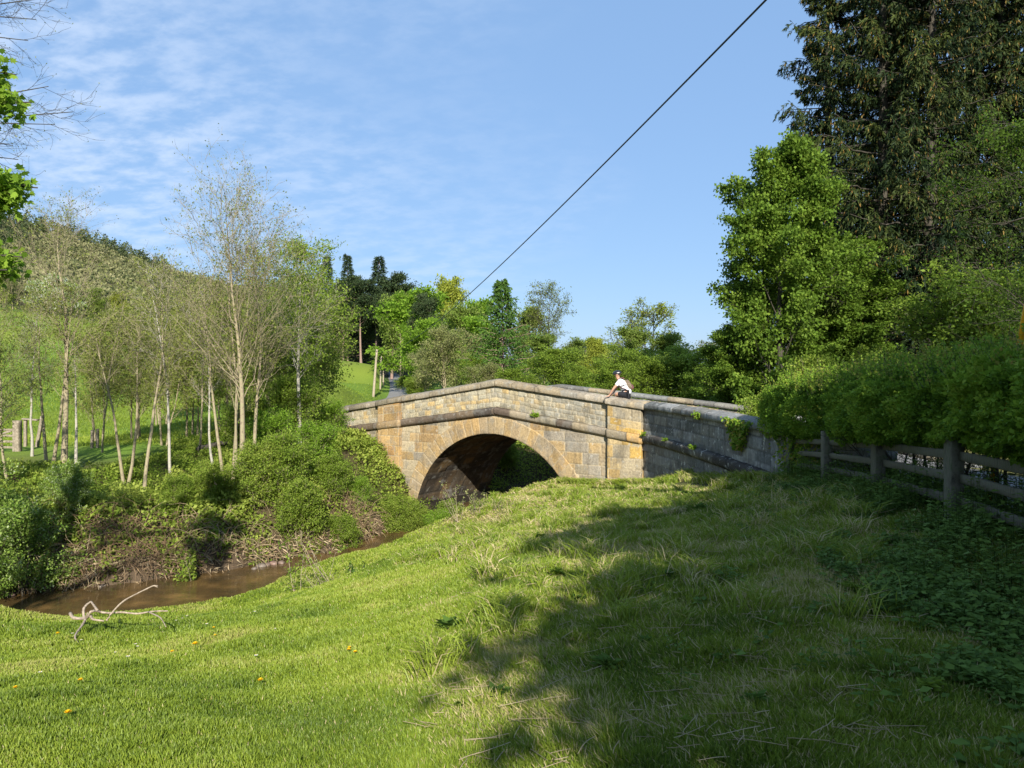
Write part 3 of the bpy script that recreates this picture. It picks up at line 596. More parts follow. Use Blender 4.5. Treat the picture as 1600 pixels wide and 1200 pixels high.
# ---------------------------------------------------------------- trees
def grow(rng, starts, dirs, lens, nseg, wob, trop):
    n = len(starts); pts = [starts]; p = starts.copy(); d = nrm(dirs)
    wob_ = np.broadcast_to(np.asarray(wob, float), (n,))[:, None]
    for k in range(nseg):
        d = nrm(d + rng.normal(0, 1, (n, 3))*wob_ + UP*trop); p = p + d*(lens/nseg)[:, None]; pts.append(p)
    return np.stack(pts, 1)
def spawn(rng, paths, rad, cnt, f0, f1, ang, lenf, lensd=.2, rfac=.55, sym=True):
    """children along every parent path"""
    n, m, _ = paths.shape; pi_ = np.repeat(np.arange(n), cnt)
    k = len(pi_); f = (np.tile((np.arange(cnt)+.5)/cnt, n) + rng.uniform(-.5, .5, k)/cnt)*(f1-f0)+f0
    x = f*(m-1); i = np.clip(x.astype(int), 0, m-2); t = (x-i)[:, None]
    st = paths[pi_, i]*(1-t)+paths[pi_, i+1]*t; tg = nrm(paths[pi_, i+1]-paths[pi_, i])
    r = rad[pi_, i]*(1-t[:, 0])+rad[pi_, i+1]*t[:, 0]
    az = rng.uniform(0, 2*pi, k) + np.tile(np.arange(cnt)*2.4, n)
    ref = np.where(np.abs(tg[:, 2:3]) > .9, np.array([1., 0, 0]), UP); u = nrm(np.cross(tg, ref)); v = np.cross(tg, u)
    a = radians(1)*rng.normal(ang, ang*.18, k)
    d = tg*np.cos(a)[:, None] + (u*np.cos(az)[:, None]+v*np.sin(az)[:, None])*np.sin(a)[:, None]
    L = lenf(f)*rng.uniform(1-lensd, 1+lensd, k)
    return st, d, L, r*rfac, f
def taper(r0, m, end=.25): return r0[:, None]*np.linspace(1, end, m)[None]
def deciduous(rng, Ht, r0, leafm, bark, stems=None, nl=26, lf0=.3, lang=50, llen=.33, n2=7, n3=5, leafn=6, lsize=.09, lspread=.15, droop=0., shape='oval', lean=(0, 0), wob=.05, twig=.006, tone=(.2, .9), lwidth=.6, crown_w=1., star=False, lim_trop=.12, topthin=0.):
    r0 = r0*.72; wood = MB(); fol = MB()
    if stems is None: stems = [(0, 0, lean[0], lean[1], 1.0)]
    st = np.array([(a, b, -.25) for a, b, *_ in stems], float); d = np.array([(c, e, 1) for _, _, c, e, _ in stems], float); hs = np.array([q[4] for q in stems])*Ht
    m0 = 12; P0 = grow(rng, st, d, hs, m0, wob, .13); R0 = taper(r0*np.sqrt(hs/Ht), m0+1, .10); R0[:, 0] *= 1.3; R0[:, 1] *= 1.05
    tubes(wood, P0, R0, 9)
    prof = {'oval': lambda f: llen*Ht*crown_w*(np.sin(pi*np.clip((f-lf0)/(1-lf0)*.8+.16, 0, 1))**.8*.9+.12),
            'cone': lambda f: llen*Ht*crown_w*((1-(f-lf0)/(1-lf0))*.85+.18),
            'dome': lambda f: llen*Ht*crown_w*(np.sqrt(np.clip(1-((f-lf0)/(1-lf0))**2.2, 0, 1))*.85+.2)}[shape]
    s1, d1, L1, r1, f1 = spawn(rng, P0, R0, nl, lf0, .99, lang, prof, .25, .30); d1[:, 2] += .15
    P1 = grow(rng, s1, d1, L1, 6, .12, lim_trop); r1 = np.maximum(r1*.85, twig*1.4); R1 = taper(r1, 7, .2); tubes(wood, P1, R1, 5)
    s2, d2, L2, r2, f2 = spawn(rng, P1, R1, n2, .22, .99, 42, lambda f: 1-.5*f, .25, .6)
    L2 = L2*np.repeat(L1, n2)*.48; P2 = grow(rng, s2, d2, L2, 4, .14, .05-droop); r2 = np.maximum(r2, twig); R2 = taper(r2, 5, .3); tubes(wood, P2, R2, 4)
    s3, d3, L3, r3, f3 = spawn(rng, P2, R2, n3, .2, .99, 42, lambda f: 1-.35*f, .3, .6)
    L3 = L3*np.repeat(L2, n3)*.5; P3 = grow(rng, s3, d3, L3, 3, .16, .03-droop); R3 = taper(np.full(len(L3), twig*.6), 4, .5); tubes(wood, P3, R3, 3)
    n = len(P3)*leafn; pi_ = rng.integers(0, len(P3), n); x = rng.uniform(.3, 3, n); i = np.clip(x.astype(int), 0, 2); t = (x-i)[:, None]
    c = P3[pi_, i]*(1-t)+P3[pi_, i+1]*t
    if topthin: 
        keep = rng.random(n) > topthin*np.clip(c[:, 2]/Ht, 0, 1)**1.5; c = c[keep]; pi_ = pi_[keep]; n = len(c)
    tw = rng.random(len(P3)); cen = np.array([0, 0, Ht*.55])
    off = rng.normal(0, 1, (n, 3))*lspread; off[:, 2] *= .55
    dd = nrm(c-cen)*.5 + rng.normal(0, .7, (n, 3)); dd[:, 2] -= .15+droop
    tn = np.clip(tone[0]+(tone[1]-tone[0])*(tw[pi_]*.55+rng.random(n)*.45), 0, 1)
    sz = lsize*rng.uniform(.65, 1.25, n)
    if star: star_leaves(fol, c+off, dd, sz, rng, tn)
    else: leaves(fol, c+off, dd, sz, lwidth, .12, rng, tn, flat=.45)
    return wood.mesh('trunk', bark, True), fol.mesh('crown', leafm)
def put(name, meshes, loc, rz, scale, label, cat='tree', group=None, parts=('trunk', 'crown')):
    e = empty(name, loc, rz, scale, label, cat, group)
    for pn, me in zip(parts, meshes): link(bpy.data.objects.new(pn, me), e)
    return e
def conifer(rng, Ht, R, r0, nb, leafm, bark, f0=.06, droop=.35, tip=.15, nsub=12, sub=.28, nq=7, ql=.16, qw=.35, hang=.5, power=.85, tone=(.1, .6), cones=0., twig=.012, irr=.18):
    wood = MB(); fol = MB()
    P0 = grow(rng, np.array([[0, 0, -.3]]), np.array([[0, 0, 1.]]), np.array([Ht+.3]), 14, .012, .1); R0 = taper(np.array([r0]), 15, .05); tubes(wood, P0, R0, 9)
    f = f0+(1-f0)*((np.arange(nb)+rng.uniform(-.4, .4, nb))/nb).clip(0, .995); x = f*14; i = np.clip(x.astype(int), 0, 13); t = (x-i)[:, None]
    st = P0[0, i]*(1-t)+P0[0, i+1]*t; az = np.arange(nb)*2.39996+rng.uniform(-.5, .5, nb)
    L = R*((1-f)/(1-f0))**power*rng.uniform(1-irr*2, 1+irr, nb)+.25
    o = np.stack([np.cos(az), np.sin(az), np.zeros(nb)], 1); ns = 7; s = np.linspace(0, 1, ns+1)
    dr = droop*(1.0-.6*f)
    z = (.12*np.sin(s*pi*.5)[None] - dr[:, None]*s[None]**1.3 + tip*s[None]**3*1.0)*L[:, None]
    B = st[:, None]+o[:, None]*(s[None, :, None]*L[:, None, None])+UP*z[..., None]; B += rng.normal(0, .03, B.shape)*L[:, None, None]*s[None, :, None]
    RB = taper(np.maximum(.012*L+.01, twig), ns+1, .25); tubes(wood, B, RB, 4)
    # side twigs
    k = nb*nsub; bi = np.repeat(np.arange(nb), nsub); fs = np.tile((np.arange(nsub)+.6)/nsub, nb)*.9+.12+rng.uniform(-.04, .04, k); fs = fs.clip(0.08, .999)
    x = fs*ns; i = np.clip(x.astype(int), 0, ns-1); t = (x-i)[:, None]; q0 = B[bi, i]*(1-t)+B[bi, i+1]*t
    tg = nrm(B[bi, i+1]-B[bi, i]); sd = nrm(np.cross(tg, UP))*np.where(np.arange(k) % 2, 1, -1)[:, None]
    dd = tg*.75+sd*rng.uniform(.4, 1.1, (k, 1)); dd[:, 2] -= hang*rng.uniform(.4, 1.3, k)
    L2 = (sub*L[bi]*(1.05-.75*fs)+ql*1.2)*rng.uniform(.7, 1.2, k)
    S = grow(rng, q0, dd, L2, 3, .08, -hang*.35)
    # needle sprays
    n = k*nq; si = np.repeat(np.arange(k), nq); x = rng.uniform(0, 2.999, n); i = x.astype(int); t = (x-i)[:, None]
    c = S[si, i]*(1-t)+S[si, i+1]*t; d = nrm(S[si, i+1]-S[si, i])+rng.normal(0, .45, (n, 3)); d[:, 2] -= hang*.3
    tn = tone[0]+(tone[1]-tone[0])*(rng.random(nb)[bi][si]*.35+rng.random(n)*.35+fs[si]*.3)
    if cones: 
        kk = (rng.random(n) < cones*f[bi][si]); tn = np.where(kk, rng.uniform(.78, 1, n), tn); d[kk, 2] -= 1.6
    leaves(fol, c, d, ql*rng.uniform(.7, 1.3, n), qw, .05, rng, tn)
    leaves(fol, B[:, 1:].reshape(-1, 3), np.repeat(o, ns, 0)+rng.normal(0, .3, (nb*ns, 3)), ql*1.2, qw, .05, rng, .3)
    return wood.mesh('trunk', bark, True), fol.mesh('crown', leafm)
RG = lambda s: np.random.default_rng(s)

# riverside alders: tall, thin, just coming into leaf
def alder_at(seed, px, y, top, r, label, stems=None, lean=(0, 0), leafn=3, leaf='alder', bark='alder', nl=34, lf0=.35, llen=.30, rz=None, topthin=.5, lsize=.085, name='alder_tree', lang=42):
    x, yy, z = G0(px, y); Ht = ((HZ-top)/1200*y - z)*.86
    me = deciduous(RG(seed), Ht, r, G[leaf], BARK[bark], stems=stems, nl=nl, lf0=lf0, lang=lang, llen=llen, n2=8, n3=4, leafn=leafn+1, lsize=lsize*.85, lspread=.09, shape='oval', lean=lean, wob=.05, twig=.0056, tone=(.1, .8), lim_trop=.07, topthin=topthin)
    return put(name, me, (x, yy, z), 0, 1, label, 'tree', 'bare riverside trees across the river')
ALD = [
 (1, 98, 28.0, 275, .17, 'tall alder with thick leaning trunk on the far left bank, top above the hill', None, (.05, 0), 3, 'alder', 'alder', 40, .42, .32),
 (2, 117, 28.4, 470, .09, 'thin dead-looking stem leaning right beside the thick left alder', None, (.10, 0), 2, 'alder', 'pale', 12, .5, .16),
 (3, 50, 30.0, 420, .08, 'slim straight pole-like tree left of the thick alder', None, (.01, 0), 3, 'alder', 'pale', 22, .35, .22),
 (4, 74, 28.2, 400, .10, 'curved dark-footed tree forking low, just left of the thick alder', [(0, 0, -.05, 0, .9), (.1, .1, .16, .05, 1)], (0, 0), 3, 'alder', 'alder', 22, .4, .22),
 (5, 197, 27.2, 440, .09, 'twin-stemmed alder dividing near the ground left of the straight stem', [(-.05, 0, -.06, 0, .95), (.05, 0, .10, 0, 1)], (0, 0), 3, 'olive', 'alder', 16, .42, .22),
 (6, 223, 25.6, 352, .095, 'straight pale alder stem standing near the bank edge, left of centre of the row', None, (-.01, 0), 3, 'olive', 'alder', 24, .42, .25),
 (7, 266, 26.8, 350, .085, 'slender pale alder stem with narrow crown between the two groups', None, (0, 0), 3, 'olive', 'pale', 20, .45, .18),
 (8, 341, 26.6, 400, .075, 'thin wavy pale stem just left of the big right-hand alder clump', None, (-.02, 0), 3, 'olive', 'pale', 18, .45, .2),
 (9, 357, 25.7, 330, .10, 'several-stemmed alder rising from one stool beside the tallest alder', [(-.06, 0, -.06, 0, .9), (.05, .05, .02, 0, 1), (.12, 0, .07, .03, .8)], (0, 0), 3, 'olive', 'alder', 16, .42, .24),
 (10, 380, 25.2, 262, .15, 'tallest alder with wide bare twiggy crown against the sky', None, (.03, 0), 3, 'alder', 'alder', 48, .36, .42),
 (11, 386, 26.2, 320, .11, 'alder leaning right behind the tallest one, pale stem', None, (.15, .0), 3, 'alder', 'alder', 34, .4, .38),
 (12, 312, 31, 380, .07, 'dark slender tree back in the thicket behind the row', None, (0, 0), 5, 'olive', 'alder', 18, .35, .22),
 (13, 160, 32, 400, .06, 'thin grey-green young tree between the left alders and twin stems', None, (0, 0), 4, 'olive', 'alder', 18, .3, .22),
 (14, 10, 26, 400, .07, 'slim leafy tree at the left frame edge behind the hawthorn', None, (-.03, 0), 3, 'alder', 'alder', 24, .3, .26),
]
for a in ALD: alder_at(a[0], a[1], a[2], a[3], a[4], a[5], a[6], a[7], a[8], a[9], a[10], a[11], a[12], a[13])
alder_at(31, -25, 24.5, 500, .10, 'dark leaning tree at the left frame edge reaching right over the meadow', None, (.30, 0), 5, 'alder', 'dark', 22, .3, .3)
# the grey trunk that stands in front of the left end of the bridge
x, y_, z = G0(469, 30.5); Ht = (HZ-395)/1200*30.5-z
put('alder_tree', deciduous(RG(41), Ht, .13, G['fresh'], BARK['pale'], nl=34, lf0=.38, lang=55, llen=.30, n2=8, n3=5, leafn=7, lsize=.10, lspread=.16, shape='oval', wob=.02), (x, y_, z), 0, 1, 'straight pale grey trunk in bright young leaf left of the bridge end', 'tree')

# leafy thicket behind the alders
thick = [deciduous(RG(50+i), 6.5, .08, G[l], BARK['alder'], stems=[(0, 0, -.1, 0, .9), (.3, .1, .12, .05, 1), (-.2, .2, -.02, -.08, .8)], nl=16, lf0=.18, lang=42, llen=.33, n2=7, n3=5, leafn=ln, lsize=.12, lspread=.17, shape='dome', tone=(.1, .9), twig=.006) for i, (l, ln) in enumerate((('olive', 6), ('fresh', 7), ('alder', 5)))]
TH = [(150, 36, 5.4, 0, 'olive-green leafy sapling thicket behind the twin-stemmed alder'), (215, 37, 6.4, 0, 'tall olive bushy tree filling the gap behind the straight alder stem'), (262, 34, 5.6, 2, 'light brown-green bushy tree behind the slender pale stem'),
      (300, 38, 6.4, 0, 'broad olive bushy tree behind the middle of the alder row'), (345, 35, 6.0, 1, 'fresh green bushy tree behind the multi-stemmed alder'), (405, 37, 6.6, 0, 'dense olive bushy tree behind the leaning right alder'),
      (440, 34, 6.6, 1, 'fresh green bushy tree between the tallest alder and the grey trunk'), (492, 38, 7.2, 1, 'fresh green bushy tree right of the grey trunk, above the bridge end'), (430, 46, 9.2, 2, 'taller pale twiggy tree rising behind the thicket left of the pines'),
      (480, 52, 9.2, 0, 'olive tree with rounded top just left of the dark pines'), (250, 46, 6.6, 2, 'pale twiggy tree far back in the alder thicket'), (360, 48, 7.4, 0, 'olive twiggy tree behind the big alder crown')]
for j, (px, y, h, k, lab) in enumerate(TH): put('bushy_tree', thick[k], G0(px, y), j*1.3, h/6.5, lab, 'tree', 'bushy trees behind the alders')

# bushes on the far bank
bushm = [deciduous(RG(70+i), 2.0, .025, G[l], BARK['alder'], stems=[(0, 0, -.3, 0, .9), (.1, .1, .35, .1, .9), (-.1, .1, 0, .3, 1), (0, -.1, .05, -.35, .85), (.05, 0, .1, 0, 1)], nl=11, lf0=.1, lang=46, llen=.46, n2=6, n3=5, leafn=ln, lsize=ls*.85, lspread=.085, shape='dome', tone=(.15, .95), twig=.004) for i, (l, ln, ls) in enumerate((('fresh', 9, .085), ('bank', 12, .075), ('bright', 8, .075), ('blossom', 10, .08)))]
BU = [(438, 25.2, 2.5, 0, 'large fresh green shrub in front of the grey trunk on the far bank'), (495, 27.6, 2.4, 2, 'bright green shrub left of the bridge wing wall'), (425, 28.5, 2.7, 2, 'tall bright green shrub behind the big bank shrub'),
      (515, 26.6, 1.9, 0, 'fresh green shrub below the left wing wall'), (470, 24.3, 2.2, 1, 'low broad green shrub above the river bend'), (400, 24.6, 2.3, 1, 'round green shrub at the foot of the tallest alder'),
      (700, 29.8, 1.5, 0, 'fresh shrub in the dark mouth of the arch'), (722, 30.6, 1.0, 2, 'small bright shrub farthest right by the arch water'), (560, 27.6, 1.3, 2, 'small bright shrub at the foot of the left pilaster'), (330, 24.2, 1.7, 1, 'low leafy shrub right of the straight stem on the bank'), (285, 23.6, 1.4, 0, 'low green shrub on the bank under the slender stem'),
      (515, 33.2, 2.2, 2, 'bright climbing shrub overhanging the left end of the wall'), (455, 31, 3.2, 0, 'tall green shrub beside the grey trunk'), (650, 28.4, 1.6, 1, 'small nettle-green shrub at the river edge by the arch foot'), (684, 28.0, 1.5, 2, 'smallest bright shrub right of the arch foot'),
      (618, 28.2, 1.7, 1, 'low leafy shrub below the left pilaster near the water'), (540, 25.4, 1.5, 0, 'leafy shrub hanging over the water left of the brambles'), (385, 30.5, 2.7, 0, 'green shrub behind the stems of the tall alders')]
for j, (px, y, h, k, lab) in enumerate(BU):
    x, yy, z = G0(px, y); put('shrub', bushm[k], (x, yy, z), j*2.1, h/2.0*.85, lab, 'shrub', 'shrubs on the far bank', parts=('stems', 'foliage'))
# behind the arch and right of the bridge beyond
for j, (t_, n_, h, k, lab) in enumerate([(-5.6, 12.3, 2.6, 2, 'sunlit green shrub seen through the arch'), (-4.2, 12.0, 2.4, 0, 'bright shrub in the right side of the arch opening'), (-7.2, 12.6, 3.0, 0, 'leftmost sunlit shrub dimly seen through the arch'), (-5.0, 15.0, 4.2, 2, 'taller shrub behind the others in the arch opening'), (-2.6, 13.0, 2.4, 2, 'right-most shrub seen through the arch'), (-4.6, 7.4, 1.6, 0, 'shaded shrub just beyond the left side of the vault'), (-3.0, 16.5, 4.0, 0, 'farthest green shrub in the arch opening')]):
    x, yy = bridge_pt(t_, n_); put('shrub', bushm[k], (x, yy, Hs(x, yy)-.1), j*1.7, h/2.0*.85, lab, 'shrub', 'shrubs seen through the arch', parts=('stems', 'foliage'))
# blossoming hawthorn on the far bank at the left edge
hb = deciduous(RG(90), 3.4, .05, G['blossom'], BARK['dark'], stems=[(0, 0, -.25, 0, .9), (.2, .1, .3, .1, .9), (-.1, .1, .05, .25, 1), (0, -.1, .15, -.3, .85)], nl=18, lf0=.08, lang=52, llen=.42, n2=7, n3=6, leafn=11, lsize=.085, lspread=.12, shape='dome', tone=(.05, .78), twig=.006)
for px, y, h, lab in [(35, 19.9, 2.75, 'hawthorn bush dotted with white blossom at the left edge of the river'), (-70, 20.2, 3.0, 'hawthorn bush in blossom cut by the left frame edge'), (95, 22.2, 1.7, 'lower hawthorn with white blossom behind the front one')]:
    x, yy, z = G0(px, y); put('hawthorn_bush', hb, (x, yy, z-.1), px, h/3.4, lab, 'bush', 'flowering hawthorns', parts=('stems', 'foliage'))

# sycamore bough reaching in at the left edge, tree itself standing outside the frame
def bough_tree():
    rng = RG(101); wood = MB(); fol = MB(); base = np.array([-10.8, 9.0, Hs(-10.8, 9.0)])
    P0 = grow(rng, base[None], np.array([[0, 0, 1.]]), np.array([11.]), 10, .03, .05); R0 = taper(np.array([.28]), 11, .2); tubes(wood, P0, R0, 10)
    P0z = P0[0]
    tg = [(-2, 140, 10.5, .55), (28, 160, 10.4, .42), (2, 120, 10.4, .3), (-14, 205, 10.6, .3), (14, 295, 10.2, .42), (36, 290, 10.3, .36), (-12, 310, 10.3, .4), (4, 395, 10.2, .42), (-14, 425, 10.0, .32), (-50, 150, 10.2, .5), (-60, 300, 10.2, .5), (-60, 400, 10.2, .5)]
    tgp = [(np.array(P(px+26, py, y)), rad) for px, py, y, rad in tg]
    while len(tgp) < 24:
        q = base+np.array([rng.normal(0, 2.2), rng.normal(0, 2.2), rng.uniform(4.0, 12.5)])
        if q[1] > 4.5 and q[0]/q[1] < -.74 and np.hypot(q[0]-base[0], q[1]-base[1]) < 4: tgp.append((q, .75))
    for e, rad in tgp:
        i = np.argmin(np.abs(P0z[:, 2]-(e[2]-1.0))); s = P0z[i]; t = np.linspace(0, 1, 7)[:, None]
        Q = s*(1-t)+e*t + UP*(np.sin(t*pi)*.35) + rng.normal(0, .04, (7, 3))*t; tubes(wood, Q[None], taper(np.array([.05]), 7, .2), 5)
        k = 24; u = nrm(rng.normal(0, 1, (k, 3)))*rad*rng.random((k, 1))**.5; u[:, 2] *= .6; q = grow(rng, np.repeat((Q[-2]*.6+Q[-1]*.4)[None], k, 0), u, np.linalg.norm(u, axis=1), 3, .1, 0); tubes(wood, q, taper(np.full(k, .009), 4, .4), 3)
        n = 300 if rad == .75 else 460; j = rng.integers(0, k, n); c = q[j, 3]*.75+q[j, 2]*.25+rng.normal(0, .09, (n, 3)); d = rng.normal(0, .8, (n, 3)); d[:, 2] -= .5
        star_leaves(fol, c, d, rng.uniform(.07, .125, n), rng, rng.uniform(.25, 1, n))
    e = empty('sycamore_tree', tuple(base), label='sycamore at the left edge with big fresh lobed leaves reaching into the sky', cat='tree')
    for o, nm, mt in ((wood, 'trunk', BARK['dark']), (fol, 'crown', G['bright'])):
        ob = o.build(nm, mt, e, smooth=(nm == 'trunk')); ob.location = tuple(-base)
bough_tree()
# leafless ash whose twigs reach in above it
def bare_tree():
    rng = RG(103); wood = MB(); fol = MB(); base = np.array([-15.5, 14.0, Hs(-15.5, 14.0)])
    P0 = grow(rng, base[None], np.array([[.02, 0, 1.]]), np.array([14.]), 10, .03, .05); R0 = taper(np.array([.25]), 11, .2); tubes(wood, P0, R0, 9)
    ends = [(110, 175, 15), (85, 140, 15.2), (60, 10, 15), (40, 60, 15.2), (20, 230, 15), (55, 20, 14.5), (-30, 100, 15), (-40, 30, 15), (70, 195, 15.3), (30, 250, 16)]
    for px, py, y in ends:
        e = np.array(P(px, py, y)); i = np.argmin(np.abs(P0[0, :, 2]-(e[2]-1.2))); s = P0[0, i]; t = np.linspace(0, 1, 9)[:, None]
        Q = s*(1-t)+e*t + UP*(np.sin(t*pi)*.3)+rng.normal(0, .07, (9, 3))*t; RQ = taper(np.array([.05]), 9, .15); tubes(wood, Q[None], RQ, 5)
        s2, d2, L2, r2, _ = spawn(rng, Q[None], RQ, 14, .45, .99, 38, lambda f: 1.25-.5*f, .3, .6); q2 = grow(rng, s2, d2, L2, 4, .16, .03); R2 = taper(np.maximum(r2*.6, .005), 5, .3); tubes(wood, q2, R2, 3)
        s3, d3, L3, r3, _ = spawn(rng, q2, R2, 6, .2, .99, 38, lambda f: .45-.15*f, .3, .6); q3 = grow(rng, s3, d3, L3, 3, .16, .03); tubes(wood, q3, taper(np.full(len(q3), .0035), 4, .5), 3)
        leaves(fol, q3[:, 3], rng.normal(0, 1, (len(q3), 3)), .035, .6, .1, rng, rng.random(len(q3)))
    e = empty('ash_tree', tuple(base), label='bare grey ash twigs spreading against the sky at the top left edge', cat='tree')
    for o, nm, mt in ((wood, 'trunk', BARK['dark']), (fol, 'crown', G['olive'])):
        ob = o.build(nm, mt, e); ob.location = tuple(-base)
bare_tree()

# ---------------------------------------------------------------- background trees beyond the bridge
bgm = {}
def proto(k, *a, **kw): bgm[k] = deciduous(RG(hash(k) % 997 if False else sum(map(ord, k))), *a, **kw)
proto('round', 10, .18, G['mid'], BARK['alder'], nl=24, lf0=.12, lang=58, llen=.36, n2=7, n3=5, leafn=13, lsize=.30, lspread=.32, shape='dome', twig=.02, tone=(.05, .9))
proto('bright', 10, .2, G['bright'], BARK['dark'], nl=24, lf0=.10, lang=60, llen=.36, n2=7, n3=5, leafn=14, lsize=.34, lspread=.34, shape='oval', twig=.02, tone=(.05, .9))
proto('lime', 10, .2, G['lime'], BARK['dark'], nl=24, lf0=.15, lang=50, llen=.30, n2=7, n3=5, leafn=12, lsize=.28, lspread=.34, shape='oval', twig=.02, tone=(.05, .9))
proto('willow', 6, .1, G['willow'], BARK['alder'], stems=[(0, 0, -.25, 0, .9), (.3, .1, .3, .05, .95), (-.2, .2, 0, .1, 1)], nl=14, lf0=.06, lang=45, llen=.42, n2=7, n3=5, leafn=9, lsize=.16, lspread=.22, shape='dome', twig=.012, tone=(.05, .9))
proto('birch', 12, .17, G['olive'], BARK['dark'], nl=26, lf0=.15, lang=55, llen=.36, n2=7, n3=6, leafn=5, lsize=.20, lspread=.28, shape='dome', twig=.02, tone=(.0, .6), droop=.06)
proto('oak', 9, .24, G['lime'], BARK['dark'], nl=20, lf0=.28, lang=62, llen=.46, n2=7, n3=5, leafn=7, lsize=.20, lspread=.24, shape='dome', twig=.03, tone=(.0, .55), lim_trop=.06)
proto('thorn', 6, .1, G['fresh'], BARK['dark'], stems=[(0, 0, -.2, 0, .9), (.3, .1, .25, .05, 1)], nl=18, lf0=.08, lang=55, llen=.42, n2=7, n3=5, leafn=12, lsize=.17, lspread=.22, shape='dome', twig=.012, tone=(.1, .95))
proto('brown', 6, .1, G['willow'], BARK['alder'], stems=[(0, 0, -.2, 0, .9), (.3, .1, .25, .05, 1)], nl=18, lf0=.08, lang=50, llen=.42, n2=7, n3=6, leafn=3, lsize=.13, lspread=.22, shape='dome', twig=.014, tone=(.0, .4))
proto('scots', 22, .36, G['dark'], BARK['pine'], nl=26, lf0=.42, lang=72, llen=.24, n2=6, n3=5, leafn=26, lsize=.40, lspread=.62, shape='oval', twig=.03, tone=(.15, .95), wob=.02, lim_trop=.05)
cf = conifer(RG(140), 22, 4.4, .35, 130, G['dark'], BARK['pine'], f0=.12, droop=.25, tip=.15, nsub=10, sub=.28, nq=8, ql=.42, qw=.25, hang=.30, power=1.05, tone=(.1, .8))
lr = conifer(RG(141), 12, 4.0, .22, 150, G['larch'], BARK['pine'], f0=.04, droop=.18, tip=.18, nsub=12, sub=.26, nq=9, ql=.25, qw=.38, hang=.45, power=.85, tone=(.05, .95), irr=.3)
def bg(kind, px, y, top, hp, label, name='tree', wide=1.0, rz=0, dz=0, cat='tree'):
    me = {'cf': cf, 'larch': lr}.get(kind) or bgm[kind]
    x, yy, z = G0(px, y); h = (HZ-top)/1200*y-z; s = h/hp
    return put(name, me, (x, yy, z+dz), rz, (s*wide, s*wide, s), label, cat, 'trees beyond the bridge')
